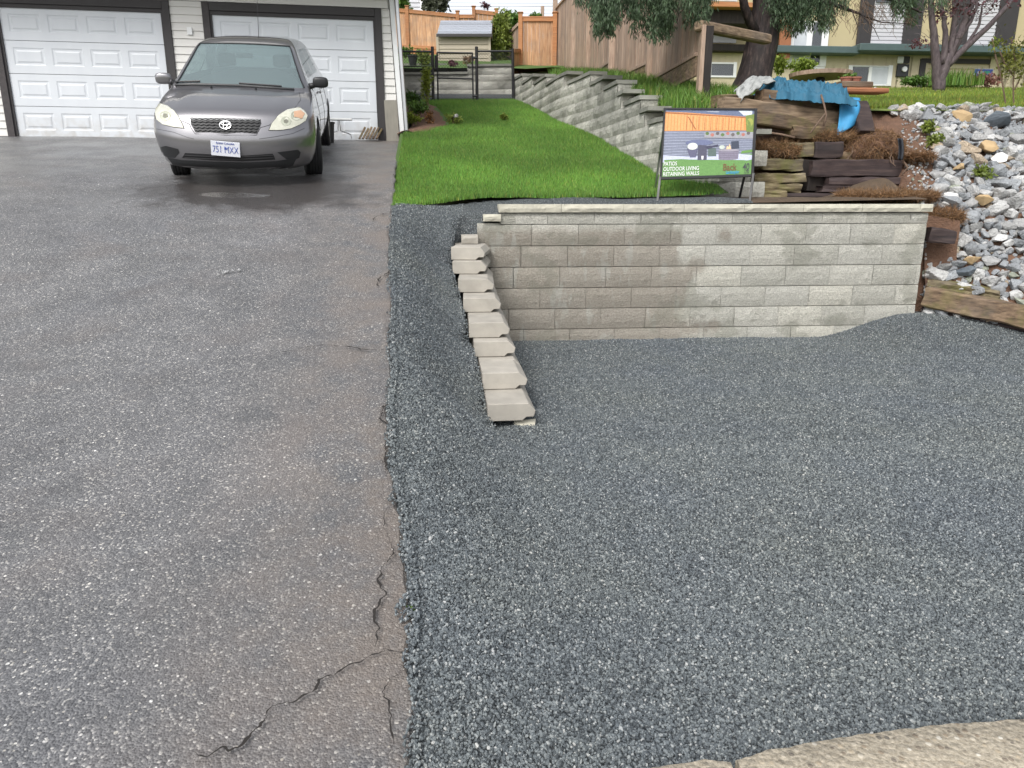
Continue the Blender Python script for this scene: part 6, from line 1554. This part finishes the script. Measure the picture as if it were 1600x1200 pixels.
hb(1105, 2, 1195, 12, .3, 1.2, 'deck_beam', M['cedarrail'], .01); hb(1105, 12, 1195, 38, .2, .9, 'deck_underside', M['darkwood'], .01); hb(1112, -20, 1152, 2, .3, .35, 'deck_glass', M['palepane'])
hb(1222, 30, 1234, 92, .1, .3, 'porch_post', M['orange'], .01)
def window(x0, y0, x1, y1, panes, fw_=3, name='window'):
    f = hb(x0, y0, x1, y1, .0, .03, name, M['white'])
    for (a, b, mt) in panes:
        hb(lerp(x0 + fw_, x1 - fw_, a) , y0 + fw_, lerp(x0 + fw_, x1 - fw_, b) - 1, y1 - fw_, .03, .036, 'pane', M[mt], parent=nh)
    for a in (x0, x1 - fw_): hb(a, y0, a + fw_, y1, .03, .06, 'window_frame', M['white'])
    hb(x0 + fw_, y0, x1 - fw_, y0 + fw_, .03, .058, 'window_frame', M['white']); hb(x0 + fw_, y1 - fw_, x1 - fw_, y1, .03, .058, 'window_frame', M['white'])
    for (a, b, mt) in panes[1:]:
        xx = lerp(x0 + fw_, x1 - fw_, a); hb(xx - 1.2, y0 + fw_, xx + .8, y1 - fw_, .03, .055, 'mullion', M['white'])
window(1327, 102, 1392, 134, ((0, .5, 'pane'), (.5, 1, 'palepane')), 2.4)
window(1108, 97, 1150, 121, ((0, 1, 'pane'),), 3)
window(1234, 32, 1290, 104, ((0, .55, 'palepane'), (.55, 1, 'pane')), 3, 'glass_door')
hb(1234, 74, 1264, 77, .036, .06, 'door_rail', M['white']); hb(1246, 104, 1288, 113, 0, .05, 'door_sill', M['white'])
hb(1403, 100, 1419, 120, .022, .08, 'meter_box', M['plast'], .01); m = MB(); q = H2.w(hu(1411), hzz(1411, 109), .08); m.tube([q, q + H2.n*.05], .07, 12); m.build('meter_dial', M['white'], nh)
hb(1404, 88, 1412, 99, .03, .09, 'wall_lamp', M['white'], .02); hb(1413, 88, 1421, 99, .022, .06, 'vent', M['trim'])
for k in range(5): hb(1441, 101 + k*7.4, 1548, 101 + k*7.4 + 6.8, -.02, .0, 'garage_door_section', M['beige'])
hb(1440, 91, 1549, 100, .0, .03, 'dark_recess', M['trim']); hb(1439, 92, 1442, 140, 0, .05, 'door_casing', M['trim']); hb(1549, 92, 1552, 140, 0, .05, 'door_casing', M['beige'])
hb(1524, 108, 1550, 120, .055, .065, 'notice', M['blueink']); hb(1523, 107, 1551, 121, .05, .054, 'notice_board', M['palepane']); hb(1528, 111, 1536, 116, .066, .068, 'notice_mark', M['palepane']); hb(1538, 111, 1546, 116, .066, .068, 'notice_mark', simple('green_ink', (.05, .3, .2)))
# cedar tree with drooping sprays
def tree_px(x, y, Y): return at(x, y, Y)
ct = empty('cedar_tree', tuple(at(1178, 140, 11.6)), 'large old cedar with dark ridged trunk and drooping grey green branches behind the tarp', 'tree')
m = MB(); path = [(1172, 150, 11.6, .33), (1178, 125, 11.6, .25), (1184, 100, 11.6, .225), (1192, 66, 11.6, .215), (1196, 40, 11.6, .195), (1197, 10, 11.6, .17), (1198, -60, 11.6, .16), (1200, -200, 11.6, .13)]
pts_ = []; rd = []
for a, b in zip(path, path[1:]):
    for i in range(6): t = i/6; pts_.append(at(lerp(a[0], b[0], t), lerp(a[1], b[1], t), 11.6)); rd.append(lerp(a[3], b[3], t))
m.tube(pts_, rd, 26)
for i, v in enumerate(m.v):
    k = i % 26; v = Vector(v); c_ = pts_[min(i//26, len(pts_)-1)]; d = (v - c_).normalized(); m.v[i] = tuple(v + d * (.035*n3(k*.9, v.z*1.1, 3) + .02*math.sin(k*2.4 + v.z*1.5)))
m.build('trunk', M['bark'], ct, smooth=True)
m = MB(); m.tube([at(1186, 60, 11.55), at(1172, 35, 11.4), at(1163, 10, 11.3), at(1155, -40, 11.1)], [.07, .07, .06, .05], 8); m.build('limb', M['bark'], ct, smooth=True)
B = []; Dn = []
def droop(x, ytip, Y, top=-70, w=1.):
    tip = at(x, ytip, Y); tp = at(x + random.uniform(-25, 25), top, Y + random.uniform(-.1, .1)); n = int(430 * w * (tip - tp).length)
    for i in range(n):
        t = random.random() ** .8; c = tp.lerp(tip, t); sp = .09 * (1 - t*.55) * w
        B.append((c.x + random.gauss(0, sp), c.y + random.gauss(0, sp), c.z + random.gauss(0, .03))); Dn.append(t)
def branch(pts, r0, r1, name='branch', par=ct, mat='bark'):
    m = MB(); n = len(pts); m.tube([at(*p) for p in pts], [lerp(r0, r1, i/(n-1)) for i in range(n)], 6); m.build(name, M[mat], par, smooth=True)
for x0, x1, ym, cnt in ((905, 935, 10, 8), (930, 962, 44, 24), (962, 990, 20, 9), (985, 1010, 44, 12), (1012, 1048, 50, 26), (1048, 1062, 24, 4), (1068, 1108, 32, 30), (1200, 1232, 34, 14), (1232, 1300, 34, 34), (1228, 1250, 44, 8), (1300, 1345, 8, 10), (1395, 1425, 18, 14), (1418, 1440, 25, 10), (1450, 1480, 10, 6)):
    for i in range(cnt): droop(random.uniform(x0, x1), ym + random.uniform(-26, 14), 10.3 + random.uniform(-.4, .7) + (1.2 if x0 > 1190 else 0), w=random.uniform(.6, 1.1))
n = len(B); B = np.array(B); d = rng.normal(0, .36, (n, 3)); d[:, 2] -= 1.; d /= np.linalg.norm(d, axis=1)[:, None]; s = np.cross(rng.normal(0, 1, (n, 3)), d); s /= np.linalg.norm(s, axis=1)[:, None]
L_ = .055 * rng.uniform(.5, 1.6, n)[:, None]; Vv = np.stack([B, B + d*L_*.5 + s*L_*.10, B + d*L_, B + d*L_*.5 - s*L_*.10], 1).reshape(-1, 3) - np.array(ct.location); b0 = np.arange(n)[:, None]*4
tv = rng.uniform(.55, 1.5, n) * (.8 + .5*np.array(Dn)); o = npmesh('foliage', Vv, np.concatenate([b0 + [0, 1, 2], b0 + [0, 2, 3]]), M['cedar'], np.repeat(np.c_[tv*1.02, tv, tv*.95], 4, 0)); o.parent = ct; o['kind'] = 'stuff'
for pts_, r0, r1 in (([(1198, -30, 11.6), (1120, -30, 11), (1020, -15, 10.4), (930, -5, 10.2)], .07, .02), ([(1198, -10, 11.6), (1250, 0, 11.6), (1300, 6, 11.5), (1345, 22, 11.4)], .06, .015), ([(1198, -30, 11.6), (1300, -20, 11.6), (1400, 0, 11.4), (1440, 20, 11.3)], .06, .012),
                     ([(1345, 22, 11.4), (1358, 28, 11.4), (1378, 35, 11.4), (1420, 37, 11.4)], .014, .005), ([(1330, 14, 11.4), (1340, 40, 11.4), (1332, 62, 11.4)], .008, .003), ([(1345, 22, 11.4), (1366, 45, 11.4), (1374, 62, 11.4)], .008, .003), ([(1290, 8, 11.5), (1310, 40, 11.5), (1300, 58, 11.5)], .008, .003)):
    branch(pts_, r0, r1)
tw = MB()
for i in range(150):
    x = random.uniform(1285, 1425); y = random.uniform(-5, 35); a = at(x, y, 11.4); p = [a]
    for k in range(3): p.append(p[-1] + Vector((random.uniform(-.06, .08), random.uniform(-.04, .04), -random.uniform(.01, .10))))
    tw.tube(p, [.004, .003, .003, .002], 3, cap=False)
o = tw.build('twigs', M['twig'], ct); o['kind'] = 'stuff'
# many-stemmed dark tree on the lawn
rt2 = empty('tree', tuple(at(1467, 125, 18)), 'bare dark many-stemmed tree with a few red leaves in front of the neighbour house', 'tree')
for pts_, r0, r1 in (([(1466, 146), (1465, 128), (1463, 105), (1460, 70), (1458, 40), (1454, 0), (1452, -40)], .13, .045), ([(1466, 142), (1470, 122), (1480, 95), (1496, 65), (1505, 40), (1516, 12), (1532, -25)], .13, .045), ([(1470, 116), (1484, 88), (1488, 60), (1492, 30), (1490, -20)], .09, .04),
                     ([(1478, 104), (1500, 82), (1522, 62), (1548, 38), (1572, 12), (1595, -12)], .085, .04), ([(1472, 100), (1478, 66), (1474, 30), (1468, -20)], .08, .035), ([(1498, 62), (1516, 34), (1526, 12), (1530, -20)], .05, .025), ([(1500, 85), (1530, 40), (1534, 10)], .04, .02)):
    m = MB(); q = [Vector(at(x, y, 18)) for x, y in pts_]; f = []
    for a, b in zip(q, q[1:]):
        for i in range(4): f.append(a.lerp(b, i/4) + Vector((.03*n3(a.x*9, i), .03*n3(i, a.z*7), 0)))
    f.append(q[-1]); m.tube(f, [lerp(r0, r1, i/(len(f)-1)) for i in range(len(f))], 9); m.build('stem', M['greybark'], rt2, smooth=True)
tw = MB()
for i in range(170):
    a = at(random.uniform(1430, 1560), random.uniform(-10, 80) if random.random() < .5 else random.uniform(-10, 25), 18 + random.uniform(-.6, .6)); p = [a]; dr_ = Vector((random.uniform(-.12, .12), random.uniform(-.1, .1), random.uniform(-.05, .1)))
    for k in range(3): p.append(p[-1] + dr_ + Vector((random.uniform(-.05, .05), 0, random.uniform(-.05, .05))))
    tw.tube(p, [.009, .007, .005, .003], 3, cap=False)
o = tw.build('twigs', M['greybark'], rt2); o['kind'] = 'stuff'
leafcloud('foliage', at(1520, 5, 18), (1.1, .6, .35), 500, .09, M['redleaf'], rt2); leafcloud('foliage', at(1440, 66, 18), (.5, .3, .15), 130, .06, M['redleaf'], rt2)
# sapling at the right edge and planting along the house
sp = empty('sapling', tuple(at(1584, 168, 10.4)), 'thin leafy sapling on the lawn edge at the right end of the rocks', 'sapling')
for pts_ in ([(1584, 170), (1583, 130), (1586, 95), (1580, 60)], [(1572, 168), (1566, 130), (1556, 90), (1550, 60)], [(1585, 140), (1600, 110), (1612, 80)], [(1584, 120), (1570, 100), (1562, 80)]):
    m = MB(); m.tube([at(x, y, 10.4) for x, y in pts_], .010, 5); m.build('stem', M['twig'], sp)
leafcloud('foliage', at(1585, 92, 10.4), (.32, .25, .38), 620, .05, M['shrub'], sp, tint=(.9, .75, .8)); leafcloud('foliage', at(1556, 68, 10.4), (.1, .1, .08), 60, .05, M['shrub'], sp)
c = at(1480, 136, 21); bs_ = [(c.x + random.uniform(-.65, .75), 20.9 + random.uniform(-.3, .3), c.z) for _ in range(420)]
o = blades('iris_clump', bs_, .36, .03, M['tall_blade'], None, lean=.4, tri=2); tag(center(o), 'clump of long strap leaves at the foot of the dark tree', 'plant')
plant('shrub', 1432, 126, 21, (18, 8), 900, .08, M['hedge'], 'low green shrub under the meter box of the neighbour house', 'shrub', tint=(.8, .9, .8))
plant('shrub', 1543, 125, 21, (22, 12), 700, .08, M['redleaf'], 'reddish shrub in front of the beige garage door', 'shrub', tint=(2., 2.6, 1.6))
plant('shrub', 1216, 100, 15, (11, 16), 1100, .06, M['shrub'], 'yellow green bush right of the cedar trunk', 'shrub', tint=(1.1, 1.1, .8))
plant('shrub', 1253, 106, 15, (20, 12), 1300, .06, M['shrub'], 'broad yellow green bush in front of the glass door', 'shrub', tint=(1., 1.1, .8))
# table and pots behind the tarp
tb = empty('garden_table', tuple(at(1282, 140, 10.6)), 'round dark wooden garden table behind the blue tarp', 'table'); c = at(1282, 117, 10.6)
m = MB(); m.tube([(c.x, c.y, c.z - .03), (c.x, c.y, c.z + .02)], [.40, .41], 30); m.build('table_top', M['greyboard'], tb)
m = MB(); m.tube([(c.x, c.y, c.z - .04), (c.x, c.y, c.z - .7)], [.06, .08], 10); m.build('leg', M['darkwood'], tb)
o = rough(at(1308, 133, 9.6), at(1356, 134, 9.7), .2, .075, M['oldtimber'], 'plank', None, .004); tag(center(o), 'thick brown plank lying behind the blue cloth, upper one', 'plank')
o = rough(at(1312, 142, 9.4), at(1380, 143, 9.6), .2, .06, simple('red_plank', (.32, .13, .06), .7, var=.3, vs=9), 'plank', None, .004); tag(center(o), 'reddish plank lying behind the blue cloth, lower one', 'plank')
for i, (x, Y) in enumerate(((1322, 9.65), (1336, 9.7))):
    c = at(x, 127, Y); m = MB(); m.tube([(c.x, c.y, c.z - .04), (c.x, c.y, c.z + .03)], [.05, .07], 12); m.tube([(c.x, c.y, c.z + .03), (c.x, c.y, c.z + .045)], [.078, .078], 12); tag(center(m.build('flower_pot', M['terracotta'])), ['left terracotta pot standing on the brown plank', 'right terracotta pot standing on the brown plank'][i], 'flower pot')
plant('potted_plant', 1330, 119, 9.75, (12, 5), 260, .04, M['hedge'], 'small green plant growing behind the two terracotta pots', 'plant', stem=False)
o = rock_at(at(1367, 142, 9.5) + Vector((0, 0, .03)), .03, rocks[1]); tag(o, 'small white pebble on the end of the reddish plank', 'stone')

# a few loose pebbles lying together on the drive
pm = MB(); c = hit(350, 431, drv)
for i in range(16):
    me = random.choice(rocks); x_, y_ = c.x + random.gauss(0, .05), c.y + random.gauss(0, .05); r_ = random.uniform(.006, .016)
    Mx = Matrix.Translation((x_, y_, drv(x_, y_) + .018)) @ Euler((random.random(), random.random(), random.random()*6)).to_matrix().to_4x4() @ Matrix.Scale(r_, 4); pm.add([Mx @ v.co for v in me.vertices], [tuple(f.vertices) for f in me.polygons])
tag(pm.build('loose_pebbles', M['rock']), 'little cluster of loose pebbles lying alone in the middle of the asphalt drive', 'pebbles', kind='stuff')
